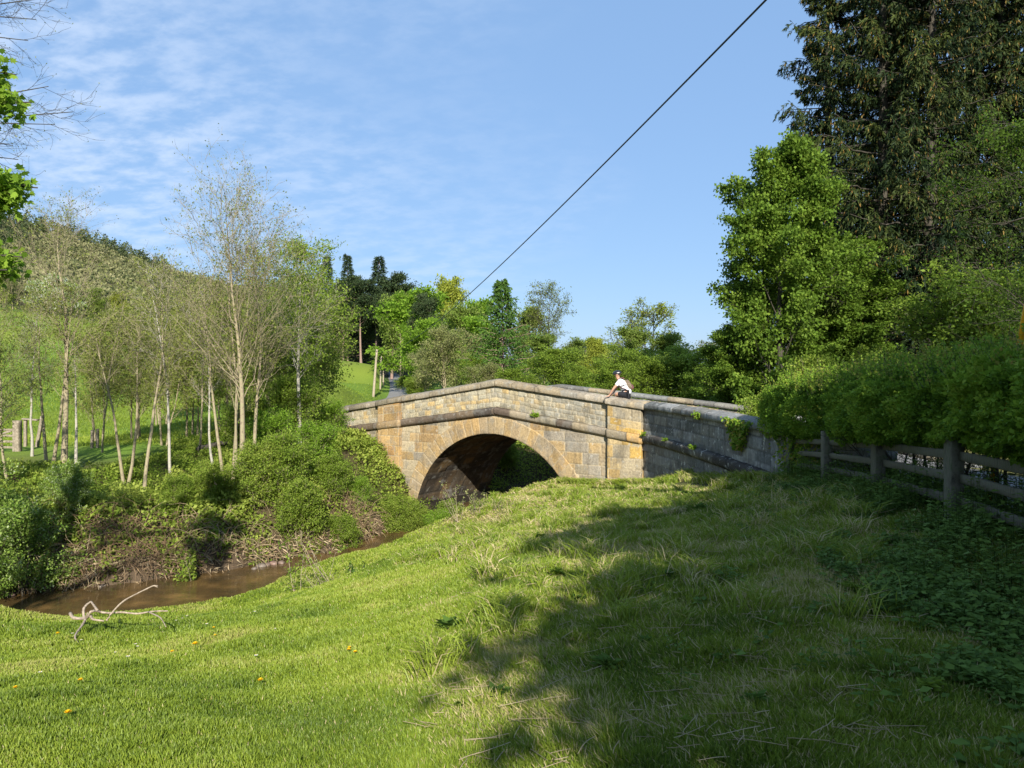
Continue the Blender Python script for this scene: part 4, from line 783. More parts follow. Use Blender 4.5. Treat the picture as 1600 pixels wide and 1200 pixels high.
for a in [
 ('cf', 514, 188, 392, 23, 'dark spruce, leftmost of the dark conifers on the hill', 'conifer_tree', 1.0, 0), ('cf', 543, 195, 390, 23, 'dark spruce with pointed top, second of the conifers', 'conifer_tree', .95, 2), ('cf', 588, 198, 392, 23, 'tallest dark spruce behind the pines with a pointed top', 'conifer_tree', 1.15, 4),
 ('cf', 500, 200, 430, 23, 'shorter dark conifer at the left edge of the group', 'conifer_tree', 1.1, 1), ('scots', 564, 178, 438, 22.5, 'scots pine with a tall lit orange-grey trunk at the meadow edge', 'pine_tree', 1.25, 0), ('scots', 536, 186, 445, 22.5, 'scots pine left of the lit trunk, with darker trunk', 'pine_tree', 1.1, 2.2),
 ('scots', 612, 196, 436, 22.5, 'scots pine with ragged flat top leaning right, on the right of the group', 'pine_tree', 1.2, 3.5), ('scots', 588, 188, 455, 22.5, 'lower bushy pine right of the lit trunk', 'pine_tree', 1.15, 1.1), ('cf', 560, 205, 430, 23, 'dark conifer filling behind the pine trunks', 'conifer_tree', 1.6, 1), ('cf', 525, 205, 440, 23, 'dark conifer behind the left pines', 'conifer_tree', 1.5, 3), ('cf', 600, 222, 450, 23, 'dark conifer behind the bend of the lane', 'conifer_tree', 1.9, 3),
 ('round', 605, 235, 480, 10.3, 'dark shaded tree closing the far end of the lane', 'broadleaf_tree', 1.5, 1),
 ('bright', 648, 135, 458, 10.5, 'bright green sycamore hanging over the right side of the lane', 'broadleaf_tree', 1.2, 0), ('bright', 664, 120, 500, 10.5, 'lower bright green tree right of the lane', 'broadleaf_tree', 1.1, 2), ('lime', 692, 150, 440, 10.5, 'tall yellow-green poplar-like tree behind the dark pine', 'broadleaf_tree', .75, 0),
 ('scots', 667, 125, 470, 22, 'small dark pine between the two bright trees', 'pine_tree', .85, 0), ('round', 625, 160, 470, 10.3, 'green tree between the pines and the bright sycamore', 'broadleaf_tree', .9, 0),
 ('willow', 700, 75, 515, 6.3, 'broad pale olive willow bush behind the left parapet', 'willow_tree', 1.1, 0), ('willow', 668, 82, 548, 6.3, 'low olive willow bush beside the lane', 'willow_tree', 1.1, 2), ('thorn', 740, 70, 560, 6.3, 'low fresh green thorn tree behind the bridge crown', 'thorn_tree', 1.2, 1),
 ('round', 722, 115, 488, 10.3, 'mid green tree behind the willow bush', 'broadleaf_tree', 1.0, 3), ('bright', 738, 120, 472, 10.5, 'green tree just left of the larch', 'broadleaf_tree', .9, 1), ('larch', 786, 70, 432, 12.3, 'bright green larch with spiky top above the bridge crown', 'larch_tree', 1.0, 0),
 ('round', 825, 95, 492, 10.3, 'rounded green tree right of the larch', 'broadleaf_tree', 1.0, 0), ('birch', 866, 84, 455, 12.2, 'airy grey-green tree with wide open crown right of the larch', 'birch_tree', 1.0, 0), ('round', 850, 78, 530, 10.3, 'low green tree under the airy crown', 'broadleaf_tree', 1.3, 2),
 ('round', 895, 82, 548, 10.3, 'low olive tree right of the airy tree', 'broadleaf_tree', 1.3, 4), ('lime', 928, 70, 532, 10.5, 'young lime-green tree behind the parapet', 'broadleaf_tree', .9, 1), ('thorn', 905, 60, 575, 6.3, 'small fresh thorn tree just above the parapet', 'thorn_tree', 1.3, 3), ('thorn', 800, 62, 578, 6.3, 'small green thorn behind the bridge crown, under the larch', 'thorn_tree', 1.4, 5),
 ('thorn', 870, 66, 548, 6.3, 'light green rounded tree below the airy birch crown', 'thorn_tree', 1.5, 1.2), ('thorn', 985, 64, 548, 6.3, 'pale green rounded tree under the left side of the oak', 'thorn_tree', 1.5, 2.2), ('round', 1045, 84, 528, 10.3, 'broad light green tree right of the spreading oak', 'broadleaf_tree', 1.5, 2), ('thorn', 1085, 57, 556, 6.3, 'low light green tree beside the big sycamore', 'thorn_tree', 1.5, 4), ('round', 912, 90, 535, 10.3, 'fresh green crown between the airy tree and the young lime-green tree', 'broadleaf_tree', 1.4, 1.4), ('bright', 760, 105, 500, 10.5, 'bright green crown behind the left side of the larch', 'broadleaf_tree', 1.2, 4.4),
 ('oak', 1020, 96, 488, 9.3, 'spreading oak with domed open crown on the skyline', 'oak_tree', 1.35, 0), ('round', 985, 80, 520, 10.3, 'green tree left of the spreading oak', 'broadleaf_tree', 1.2, 5), ('thorn', 1055, 62, 545, 6.3, 'light green rounded tree right of the cyclist', 'thorn_tree', 1.4, 0), ('thorn', 1015, 58, 560, 6.3, 'light green rounded tree behind the cyclist', 'thorn_tree', 1.4, 2.5), ('thorn', 960, 56, 572, 6.3, 'green thorn tree left behind the cyclist', 'thorn_tree', 1.3, 1.5),
 ('brown', 1105, 90, 535, 6.3, 'brownish bare-twigged thicket on the skyline left of the big sycamore', 'bare_tree', 1.5, 1), ('brown', 1092, 60, 572, 6.3, 'pale brown twiggy bush behind the far parapet', 'bare_tree', 1.1, 3), ('round', 1150, 75, 520, 10.3, 'green tree hidden behind the big sycamore', 'broadleaf_tree', 1.4, 2),
 ('willow', 760, 66, 570, 6.3, 'low olive bush behind the parapet left of the crown', 'willow_tree', 1.2, 3.3), ('round', 940, 110, 545, 10.3, 'distant green tree between the airy tree and the oak', 'broadleaf_tree', 1.6, 3),
]: bg(*a)
# trees at the top of the meadow, some in white blossom
bgm['may'] = deciduous(RG(160), 7, .1, G['blossom'], BARK['dark'], nl=18, lf0=.1, lang=55, llen=.42, n2=6, n3=5, leafn=14, lsize=.40, lspread=.35, shape='dome', twig=.02, tone=(.25, .98))
for j, (px, y, top, k, lab) in enumerate([(82, 150, 432, 'may', 'white flowering hawthorn at the top of the meadow'), (60, 155, 440, 'may', 'smaller white flowering hawthorn left at the meadow top'), (115, 148, 445, 'may', 'pale flowering thorn right at the meadow top'), (150, 150, 450, 'round', 'green tree at the upper meadow edge'), (190, 152, 455, 'lime', 'yellow-green tree at the upper meadow edge'), (20, 160, 400, 'brown', 'bare brown tree at the left meadow top'),
      (240, 155, 470, 'round', 'green tree on the meadow edge behind the alders'), (290, 155, 480, 'willow', 'pale tree on the meadow edge behind the alders'), (335, 155, 485, 'round', 'dark green tree on the meadow edge behind the tallest alder'), (0, 158, 425, 'round', 'green tree at the left frame edge on the meadow top')]):
    x, yy, z = G0(px, y); h = (HZ-top)/1200*y-z; hp = {'may': 7.2, 'round': 10.3, 'lime': 10.5, 'brown': 6.3, 'willow': 6.3}[k]; s = max(h, 4)/hp
    put('hillside_tree', bgm[k], (x, yy, z-.5), j, s, lab, 'tree', 'trees along the top of the meadow')
# the wooded hill: reads as one mass
rng = RG(170); mb = MB(); n = 5200; px = rng.uniform(-500, 760, n); yy = rng.uniform(168, 560, n)*1.0; yy = 168+(yy-168)**1.0; xx = (px-800)/1200*yy
zz_ = H(xx, yy); rd, _ = road_dist(xx, yy)
ok = (rd > 9) & ((xx < -75-(yy-170)*.05) | (yy > 230)); xx, yy, zz_ = xx[ok], yy[ok], zz_[ok]; n = len(xx); k = 84
R_ = rng.uniform(2.2, 4.6, n); tn = rng.random(n)
con = fbm(xx*.012, yy*.012, 5, 2) > .63
u = nrm(rng.normal(0, 1, (n, k, 3))); u[..., 2] = np.abs(u[..., 2]); hh = np.where(con, 2.1, 1.15)
sh = np.where(con[:, None], (1-u[..., 2]*.75), 1)
c = np.stack([xx, yy, zz_+R_*.6], 1)[:, None]+np.stack([u[..., 0]*sh, u[..., 1]*sh, u[..., 2]*hh[:, None]], -1)*R_[:, None, None]*rng.uniform(.75, 1.05, (n, k, 1))
c = c.reshape(-1, 3); tt = np.repeat(np.where(con, tn*.25, .2+tn*.75), k)+rng.uniform(-.22, .22, n*k)
leaves(mb, c, u.reshape(-1, 3)*.5+rng.normal(0, .6, (n*k, 3)), rng.uniform(.6, 1.25, n*k), .8, .1, rng, np.clip(tt, 0, 1), flat=.3)
tag(mb.build('hillside_woodland', G['wood']), 'wooded hillside of mixed brown-green trees under the sky at left', 'woodland', kind='stuff')

# ---------------------------------------------------------------- big trees on the right, beyond the road
x, y_, z = G0(1215, 31); me = deciduous(RG(180), 10.4, .24, G['maple'], BARK['dark'], nl=46, lf0=.05, lang=58, llen=.30, n2=8, n3=6, leafn=44, lsize=.12, lspread=.15, shape='oval', twig=.012, tone=(.1, .95), lwidth=.85, lim_trop=.1)
put('sycamore_tree', me, (x, y_, z), .6, (1.0, 1.0, 1.13), 'sunlit sycamore in fresh leaf in front of the dark conifers', 'tree')
put('sycamore_tree', me, G0(1340, 34), 2.6, (1.0, 1.0, .8), 'shaded sycamore right of the sunlit one, under the conifers', 'tree')
put('sycamore_tree', me, G0(1150, 33.5), 4.0, (.62, .62, .5), 'low leafy sycamore hanging over the far parapet', 'tree')
sp1 = conifer(RG(190), 30, 5.2, .42, 210, G['spruce'], BARK['dark'], f0=.05, droop=.42, tip=.26, nsub=24, sub=.26, nq=20, ql=.23, qw=.22, hang=.75, power=.75, tone=(.06, .66), cones=.10, irr=.3)
sp2 = conifer(RG(191), 31, 5.8, .46, 210, G['spruce'], BARK['dark'], f0=.04, droop=.50, tip=.30, nsub=24, sub=.26, nq=20, ql=.24, qw=.22, hang=.85, power=.7, tone=(.06, .68), cones=.16, irr=.3)
for me, px, y, rz, s, lab in [(sp1, 1372, 36, 3.5, .95, 'broad dark spruce between the leftmost one and the cone-laden one'), (sp2, 1520, 39, 5, 1.05, 'very dark spruce filling between the cone-laden one and the right edge'), (sp1, 1300, 38, 0, .86, 'dark spruce, leftmost of the tall conifers, ragged left side against the sky'), (sp2, 1452, 35, 1, .92, 'tall spruce with hanging orange-brown cones in the middle of the right-hand trees'), (sp1, 1560, 38, 2.4, 1.0, 'tall dark spruce near the right frame edge'), (sp2, 1390, 41, 4, .9, 'dark spruce behind the two front conifers'), (sp1, 1690, 36, 3, 1, 'dark spruce cut by the right frame edge')]:
    put('spruce_tree', me, G0(px, y), rz, s, lab, 'conifer', 'tall conifers right of the bridge')
me = deciduous(RG(200), 8.2, .26, G['maple'], BARK['dark'], nl=30, lf0=.16, lang=66, llen=.48, n2=8, n3=6, leafn=24, lsize=.085, lspread=.15, shape='dome', twig=.009, tone=(-.25, .40), lim_trop=.06)
put('oak_tree', me, G0(1700, 19), 0, .93, 'green oak with dark arching limbs at the right frame edge', 'tree')
put('hawthorn_tree', bgm['thorn'], G0(1530, 26), 1, (1.0, 1.0, .85), 'dark leafy thorn tree below the oak behind the hedge', 'tree')
for j, (px, y, h, lab) in enumerate([(1190, 24.5, 2.2, 'small bush over the end of the wing wall'), (1280, 27, 3.2, 'bushy undergrowth tree at the foot of the sunlit sycamore'), (1400, 25, 3.0, 'shaded bush behind the middle of the hedge'), (1480, 23, 3.0, 'shaded bush under the spruces behind the hedge'), (1345, 29, 3.4, 'dark bush between sycamore and spruce'), (1590, 21, 2.6, 'leafy bush at the right edge behind the hedge'), (1120, 33, 2.5, 'dark green bush hanging by the far parapet')]):
    x, yy, z = G0(px, y); put('understorey_bush', bushm[(0, 1)[j % 2]], (x, yy, z), j, h/2.0*.9, lab, 'bush', 'bushes behind the hedge', parts=('stems', 'foliage'))
# trees standing behind the photographer on the right, which shade the slope
shm = deciduous(RG(210), 10.3, .34, G['maple'], BARK['dark'], nl=44, lf0=.22, lang=66, llen=.52, n2=8, n3=6, leafn=22, lsize=.36, lspread=.36, shape='dome', twig=.015, lim_trop=.05)
for j, (x, yy, s, lab) in enumerate([(8.1, -8, .98, 'wide roadside tree just behind the viewer, shading the slope'), (4.75, -5, .64, 'low spreading tree close behind the viewer'), (8.2, -4.5, .6, 'second low spreading tree behind the viewer by the lane'), (13.5, -10, .95, 'roadside tree behind the viewer, farther right'), (16, -2, .6, 'smaller roadside tree right of the viewer across the lane')]):
    put('roadside_tree', shm, (x, yy, Hs(x, yy)), j*1.1, s, lab, 'tree', 'roadside trees shading the slope')

# ---------------------------------------------------------------- hedge and fence on the right
FX = lambda y: np.interp(y, [2, 4, 6.5, 8, 10.6, 13.2, 16, 18], [3.5, 3.85, 4.33, 4.6, 5.05, 5.4, 5.7, 5.9])
rng = RG(300)
hd = empty('hedge', (5.6, 11, -1.7), label='dense green hawthorn hedge with reddish shoot tips overhanging the rail fence', cat='hedge')
fol = MB(); n = 250000
yy = 3.2+14.6*rng.random(n)**1.15
top = np.interp(yy, [3, 6.5, 8, 10, 13, 16, 18], [.24, .22, .20, .13, .06, -.02, -.18]); bot = np.interp(yy, [3, 6.5, 8, 10, 13, 16, 18], [-.76, -.77, -.80, -.92, -1.15, -1.45, -1.7])
a = rng.uniform(-.38*pi, 1.1*pi, n); cxh = FX(yy)+.72+ .0*yy; hwd = 1.0+.12*np.sin(yy*1.3)+.25*(fbm(yy*.9, yy*0+3, 12, 2)-.5); mid = (top+bot)/2; hh = (top-bot)/2
rr_ = 1-np.abs(rng.normal(0, .13, n)); lump = 1+.26*(fbm(yy*1.1, a*1.2, 14, 3)-.5)+.30*(fbm(yy*5, a*5, 24, 2)-.5)
sg = lambda v, e: np.sign(v)*np.abs(v)**e
x = cxh-hwd*sg(np.cos(a), .7)*rr_*lump; z = mid+hh*sg(np.sin(a), .8)*rr_*lump
u = np.stack([-np.cos(a), rng.normal(0, .5, n), np.sin(a)+.25], 1)
tipr = ((np.sin(a) > .6) & (rng.random(n) < .10+.35*(fbm(yy*1.3, a, 19, 2) > .58))).astype(float)
tn = np.clip(-.12+.40*rng.random(n)+.95*fbm(yy*2.2, a*2.6, 15, 3)-.15, 0, .74)*(1-tipr)+tipr*rng.uniform(.74, .98, n)
kp = fbm(yy*3.6, a*5.5, 23, 3) > .40-.12*(rng.random(n) < .3); leaves(fol, np.stack([x, yy, z], 1)[kp], (u*.7+rng.normal(0, .6, (n, 3)))[kp], rng.uniform(.030, .060, n)[kp], .72, .15, rng, tn[kp], flat=.35)
# shoots standing off the clipped surface
k = 1700; ys = 3.5+14*rng.random(k); az = rng.uniform(.12*pi, .95*pi, k); tp = np.interp(ys, [3, 8, 13, 18], [.24, .20, .06, -.18]); bo = np.interp(ys, [3, 8, 13, 18], [-.8, -.78, -1.02, -1.5])
s0 = np.stack([FX(ys)+.72-.98*np.cos(az)*.95, ys, (tp+bo)/2+(tp-bo)/2*np.sin(az)*.95], 1); sd = np.stack([-np.cos(az)*.5, rng.normal(0, .35, k), np.sin(az)+.7], 1)
SH = grow(rng, s0, sd, rng.uniform(.10, .38, k), 4, .12, .05)
stm = MB(); tubes(stm, SH, taper(np.full(k, .0035), 5, .4), 3)
m_ = k*16; ji = rng.integers(0, k, m_); q = rng.uniform(.5, 4, m_); i = np.clip(q.astype(int), 0, 3); t = (q-i)[:, None]
leaves(fol, SH[ji, i]*(1-t)+SH[ji, i+1]*t, rng.normal(0, .7, (m_, 3))+UP*.3, rng.uniform(.028, .05, m_), .7, .12, rng, np.where(rng.random(k)[ji] < .35, rng.uniform(.6, .95, m_), rng.uniform(.3, .7, m_)))
# stems of the hedge
k = 46; ys = 3.5+14*rng.random(k); s0 = np.stack([FX(ys)+.6+rng.normal(0, .12, k), ys, H(FX(ys)+.6, ys)-.1], 1)
TR = grow(rng, s0, rng.normal(0, .25, (k, 3))+UP, rng.uniform(1.1, 1.7, k), 6, .14, .1); tubes(stm, TR, taper(rng.uniform(.012, .03, k), 7, .4), 6)
a1, d1, L1, r1, _ = spawn(rng, TR, taper(np.full(k, .02), 7, .4), 14, .25, 1, 48, lambda f: .5+0*f, .3, .5); B1 = grow(rng, a1, d1, L1, 4, .2, .03); tubes(stm, B1, taper(np.full(len(L1), .006), 5, .4), 3)
for b_, nm, mt in ((stm, 'stems', BARK['dark']), (fol, 'foliage', G['hedge'])):
    ob = b_.build(nm, mt, hd); ob.location = (-5.6, -11, 1.7)
M_fence = woodmat('weathered_fence_wood', (.05, .047, .036), (.15, .14, .105), (3, 30, 3), lichen=(.08, .10, .05))
fe = empty('rail_fence', (4.6, 8, -1.5), label='weathered wooden post and rail fence under the hedge', cat='fence')
py_ = [3.0, 5.5, 8.0, 10.6, 13.2, 15.6]; mz = lambda y: np.interp(y, [3, 6.5, 8, 10.6, 13.2, 15.6], [-.96, -1.01, -1.055, -1.19, -1.36, -1.55])
def beam(a, b, hgt, thk, name, parent, mat, off, chamf=.008, n=9, wob=.006, seed=0):
    """sawn timber from a to b, slightly bowed"""
    a = np.array(a, float); b = np.array(b, float); d = nrm(b-a); side = nrm(np.cross(d, UP)) if abs(d[2]) < .9 else np.array([1., 0, 0]); up = np.cross(side, d); r = RG(seed)
    c = chamf; prof = [(-thk/2+c, -hgt/2), (thk/2-c, -hgt/2), (thk/2, -hgt/2+c), (thk/2, hgt/2-c), (thk/2-c, hgt/2), (-thk/2+c, hgt/2), (-thk/2, hgt/2-c), (-thk/2, -hgt/2+c)]
    t = np.linspace(0, 1, n); V = np.array([[a+(b-a)*tt+side*(p_[0])+up*(p_[1])+(side+up)*r.normal(0, wob)*.5 for p_ in prof] for tt in t])-np.array(off)
    m = MB(); idx = np.arange(n*8).reshape(n, 8); A = idx[:-1]; B = idx[1:]
    m.add(V, [np.stack([A, B, np.roll(B, -1, 1), np.roll(A, -1, 1)], -1).reshape(-1, 4), idx[0][None, :], idx[-1][None, ::-1]]); return m.build(name, mat, parent)
fo = (4.6, 8, -1.5)
for i, y in enumerate(py_): beam((FX(y), y, Hs(FX(y), y)-.3), (FX(y)+.01, y+.01, mz(y)+.42), .145, .145, 'post', fe, M_fence, fo, seed=i)
for i in range(len(py_)-1):
    for dz in (.23, 0, -.24):
        a = (FX(py_[i])+.05, py_[i]+.02, mz(py_[i])+dz); b = (FX(py_[i+1])+.05, py_[i+1]-.02, mz(py_[i+1])+dz); beam(a, b, .095, .04, 'rail', fe, M_fence, fo, seed=20+i)

# ---------------------------------------------------------------- pole, stay, wire, far poles
M_yel = plain('yellow_plastic_guard', (.75, .36, .01), .45); M_wire = plain('dark_cable', (.03, .035, .045), .5); M_pole = woodmat('pole_wood', (.20, .16, .11), (.42, .36, .26), (8, 8, 2))
pt = np.array([5.13, 6.4, 6.1]); pb = np.array([5.13, 6.4, Hs(5.13, 6.4)-.5])
# pole stands by the lane outside the frame and carries the cable
up_ = empty('utility_pole', tuple(pb), label='tall wooden utility pole beside the hedge just outside the frame', cat='pole')
m1 = MB(); tubes(m1, np.linspace([0, 0, 0], pt-pb+[0, 0, .3], 8)[None], taper(np.array([.15]), 8, .7), 14, cap=True); m1.build('shaft', M_pole, up_, True)
m1 = MB(); tubes(m1, np.array([[[0, -.12, pt[2]-pb[2]], [0, -.2, pt[2]-pb[2]], [0, -.2, pt[2]-pb[2]+.12]]]), np.full((1, 3), .03), 8, cap=True); m1.build('insulator', M_wire, up_, True)
sb = np.array([5.28, 8.62, -1.75]); stp = np.array([5.37, 6.5, 5.7])
st_ = empty('stay_wire', tuple(sb), label='bright yellow guarded stay wire rising behind the hedge at the right edge', cat='stay')
m1 = MB(); tubes(m1, np.linspace(sb*0, stp-sb, 12)[None], np.full((1, 12), .006), 6); m1.build('cable', M_wire, st_)
m1 = MB(); q = (stp-sb); tubes(m1, np.linspace(q*.05, q*.42, 6)[None], np.full((1, 6), .032), 12, cap=True); m1.build('guard', M_yel, st_, True)
PF = np.array(P(586, 548, 122)); P0w = pt+np.array([0, -.2, .1]); tt = np.linspace(0, 1, 160)[:, None]
W_ = P0w*(1-tt)+PF*tt-UP*(4*tt*(1-tt))*2.1; m1 = MB(); tubes(m1, W_[None], np.full((1, 160), .017)*np.linspace(1, 1.3, 160)[None], 6)
tag(m1.build('overhead_cable', M_wire), 'single dark overhead cable slanting down across the blue sky', 'cable')
def pole(px, y, tp, label, lean=0, r=.16):
    x, yy, z = G0(px, y); h = (HZ-tp)/1200*y-z; e = empty('utility_pole', (x, yy, z), 0, 1, label, 'pole', 'poles beside the lane')
    m1 = MB(); tubes(m1, np.linspace([0, 0, -.5], [lean*h, 0, h], 9)[None], taper(np.array([r]), 9, .75), 10, cap=True); m1.build('shaft', M_pole, e, True)
    m1 = MB(); tubes(m1, np.array([[[lean*h, -r, h-.4], [lean*h, -r-.12, h-.4], [lean*h, -r-.12, h-.2]]]), np.full((1, 3), .04), 6, cap=True); m1.build('insulator', M_wire, e, True)
pole(583, 122, 546, 'nearest and tallest wooden pole beside the lane beyond the bridge', .08, .22); pole(594, 150, 556, 'middle wooden pole beside the lane', .03, .18); pole(598.5, 160, 557, 'farthest wooden pole, closest to the lane', .03, .16)
# clipped verge hedge right of the lane
x, yy, z = G0(650, 118); me = bushm[1]; put('shrub', me, (x, yy, z), 0, (2.3, 3.6, 1.6), 'dark clipped shrub row on the right side of the lane', 'shrub', parts=('stems', 'foliage'))
x, yy, z = G0(636, 150); put('shrub', me, (x, yy, z), 2, (1.4, 3, 1.3), 'small dark shrub by the lane farther up', 'shrub', parts=('stems', 'foliage'))

# ---------------------------------------------------------------- gate, stile and stakes across the river
M_old = woodmat('old_grey_timber', (.11, .09, .065), (.33, .28, .21), (6, 6, 6))
def timber_thing(name, label, cat, loc, parts, group=None):
    e = empty(name, loc, label=label, cat=cat, group=group)
    for k, (nm, a, b, h, t) in enumerate(parts): beam(a, b, h, t, nm, e, M_old, (0, 0, 0), seed=k)
    return e
x, yy, z = G0(27, 31.5); zt = (HZ-657)/1200*31.5-z
timber_thing('field_gate', 'old wooden gate with thick post at the left edge of the meadow', 'gate', (x, yy, z), [('post', (0, 0, -.3), (0, 0, zt), .25, .25), ('post', (-2.6, .3, -.3), (-2.6, .3, zt-.1), .2, .2)]+[('rail', (-2.5, .28, zt-q), (-.05, -.1, zt-q), .09, .05) for q in (.38, .62, .86, 1.1)]+[('brace', (-2.4, .30, zt-1.1), (-.2, -.08, zt-.42), .08, .04)])
x, yy, z = G0(60, 33.5); zt = (HZ-650)/1200*33.5-z
timber_thing('stile', 'pale wooden stile with leaning hand post and step board in the meadow fence', 'stile', (x, yy, z), [('hand_post', (-.12, 0, -.3), (.18, 0, zt), .14, .12), ('step', (-.6, -.1, zt-.12), (.05, -.1, zt-.17), .06, .25), ('leg', (-.5, -.1, -.3), (-.5, -.1, zt-.15), .1, .12)])
for px, tp, lab in ((143.5, 672, 'short reddish stake at the meadow edge, left of a pair'), (152, 670, 'short pale-topped stake at the meadow edge, right of a pair')):
    x, yy, z = G0(px, 33); timber_thing('stake', lab, 'stake', (x, yy, z), [('shaft', (0, 0, -.2), (.02, 0, (HZ-tp)/1200*33-z), .1, .1)])
# fallen trunk and driftwood
def log(name, a, b, r, label, mat, cat='log'):
    a = np.array(a); b = np.array(b); t = np.linspace(0, 1, 9)[:, None]; rg = RG(int(r*1000)); q = (b-a)*t+UP*np.sin(t*pi)*.06+rg.normal(0, r*.25, (9, 3))
    e = MB(); tubes(e, q[None], taper(np.array([r]), 9, .6)*rg.uniform(.9, 1.12, 9)[None], 10, cap=True); o = e.build(name, mat, None, True); o.location = tuple(a); return tag(o, label, cat)
log('fallen_log', G0(308, 31, .25), G0(356, 31.5, .35), .13, 'dark fallen trunk lying behind the thin wavy alder stem', BARK['dark'])
x, yy, z = P(370, 889, 22.9); x2, y2, z2 = P(404, 881, 23.4); log('driftwood_log', (x, yy, WATER+.12), (x2, y2, WATER+.22), .05, 'short pale driftwood log at the far water edge', BARK['pale'])

rg = RG(395)
for k, (px, py, r) in enumerate([(408, 884, .13), (418, 882, .09), (427, 880, .12), (398, 888, .08), (440, 879, .10), (15, 930, .12), (160, 915, .09), (300, 899, .10)]):
    y = (HZ-py)/1200; y = (WATER+.02)/y; x = (px-800)/1200*y; m1 = MB(); u = np.linspace(0, 2*pi, 13)[:-1]; v = np.linspace(-pi/2+.2, pi/2-.2, 7)
    V = np.array([[cos(b_)*cos(a_)*1.3, cos(b_)*sin(a_), sin(b_)*.7] for b_ in v for a_ in u]); V *= (1+.35*(fbm(V[:, 0]*1.7+k*3+5, V[:, 1]*1.7+V[:, 2]+5, 3, 2)-.5))[:, None]*r
    idx = np.arange(84).reshape(7, 12); A = idx[:-1]; B = idx[1:]; m1.add(V, [np.stack([A, np.roll(A, -1, 1), np.roll(B, -1, 1), B], -1).reshape(-1, 4), idx[0][None, ::-1], idx[-1][None, :]], .5)
    o = m1.build('river_stone', plain('wet_stone_%d' % k, (.16+.02*(k % 3), .13, .10), .5, .4, .25, 9)); o.location = (x, y, WATER+.01); o.rotation_euler = (0, 0, k*1.3)
    tag(o, ['largest stone beside the driftwood log', 'small stone right of the largest one', 'flat stone third from the driftwood log', 'small stone just left of the driftwood end', 'stone farthest right of the driftwood row', 'wet stone at the left frame edge by the water', 'lone wet stone under the brambles', 'wet stone at the bank foot below the straight alder'][k], 'stone', 'stones at the far water edge')
# ---------------------------------------------------------------- undergrowth on the far bank
rng = RG(400); mb = MB(); n = 520000
yy = rng.uniform(16, 40, n); x = rng.uniform(-.92, -.03, n)*yy; d, s, hw = riv(x, yy); e = d-hw
rd, _ = road_dist(x, yy); tb = (x-O2[0])*D2[0]+(yy-O2[1])*D2[1]; nb_ = (x-O2[0])*N2[0]+(yy-O2[1])*N2[1]
cl = fbm(x*.9, yy*.9, 41, 3)
fr = fbm(x*2.3, yy*2.3, 47, 3)
lim = 9.5+(fbm(x*.3, yy*.3, 44, 2)-.5)*5
brn = ((fbm(x*.55+2, yy*.55, 43, 3) > .53) & (e < 4)) | ((np.hypot(x+4.6, yy-27.2) < 1.6)) | (np.hypot(x+10.4, yy-21.8) < 1.7)
ok = (s < 0) & (e > .0) & (e < lim) & (nb_ < .6) & (rng.random(n) < np.where(brn, .38, 1)*(.30+.9*(fr > .42))); x, yy, e, cl, brn, fr = x[ok], yy[ok], e[ok], cl[ok], brn[ok], fr[ok]
tu, nu = rng.uniform(-10, 3, 45000), rng.uniform(4.8, 17, 45000); xu = O2[0]+D2[0]*tu+N2[0]*nu; yu = O2[1]+D2[1]*tu+N2[1]*nu; du, su, hu = riv(xu, yu); eu = du-hu; q = eu > 0
x = np.r_[x, xu[q]]; yy = np.r_[yy, yu[q]]; e = np.r_[e, eu[q]]; cl = np.r_[cl, .35+.5*fbm(xu[q]*.9, yu[q]*.9, 41, 3)]; fr = np.r_[fr, fbm(xu[q]*2.3, yu[q]*2.3, 47, 3)]
g = H(x, yy); hh = (.12+.9*np.clip(cl-.25, 0, 1)*1.2)*(.25+.75*sstep(0, 1.6, e))*np.where(e > 6, .55, 1)+.08+.25*np.clip(fr-.4, 0, 1)
z = g+hh*rng.random(len(x))**.6; n = len(x)
leaves(mb, np.stack([x, yy, z], 1), rng.normal(0, .7, (n, 3))+[0, -.3, .1], rng.uniform(.05, .125, n)*(.7+.6*(cl > .5)), .62, .12, rng, np.clip(.15+.5*rng.random(n)+.7*(cl-.4)+.5*(z-g-.1), 0, 1), flat=.5)
tag(mb.build('undergrowth', G['bank']), 'nettles, garlic and brambles covering the far river bank', 'undergrowth', kind='stuff')
def tangle(name, cx_, cy_, rx, n, seed, label, L=(.4, 1.3)):
    rg = RG(seed); x = cx_+rg.normal(0, rx, n); yy = cy_+rg.normal(0, rx*.5, n); d, s, hw = riv(x, yy); ok = (s < 0) & (d-hw > .05); x, yy = x[ok], yy[ok]; n = len(x)
    s0 = np.stack([x, yy, H(x, yy)+rg.uniform(0, .25, n)], 1); dd = rg.normal(0, .7, (n, 3))+[0, -.25, .9]
    q = grow(rg, s0, dd, rg.uniform(*L, n), 7, .16, -.22); m1 = MB(); tubes(m1, q, taper(rg.uniform(.006, .013, n), 8, .4), 3, rg.random())
    o = m1.build(name, G['bramble']); m2 = MB(); return tag(o, label, 'brambles', kind='stuff')
tangle('dead_brambles', -10.3, 21.4, 1.5, 900, 5, 'pale brown dead bramble stems arching over the left bank'); tangle('dead_brambles', -4.7, 26.6, .95, 1100, 6, 'reddish dead bramble stems below the left pilaster'); tangle('dead_brambles', -7.6, 22.9, 1.6, 500, 7, 'scattered dead stems on the middle of the bank')
tangle('dead_brambles', -13.2, 20.8, .9, 250, 8, 'dead stems trailing to the water below the hawthorn')
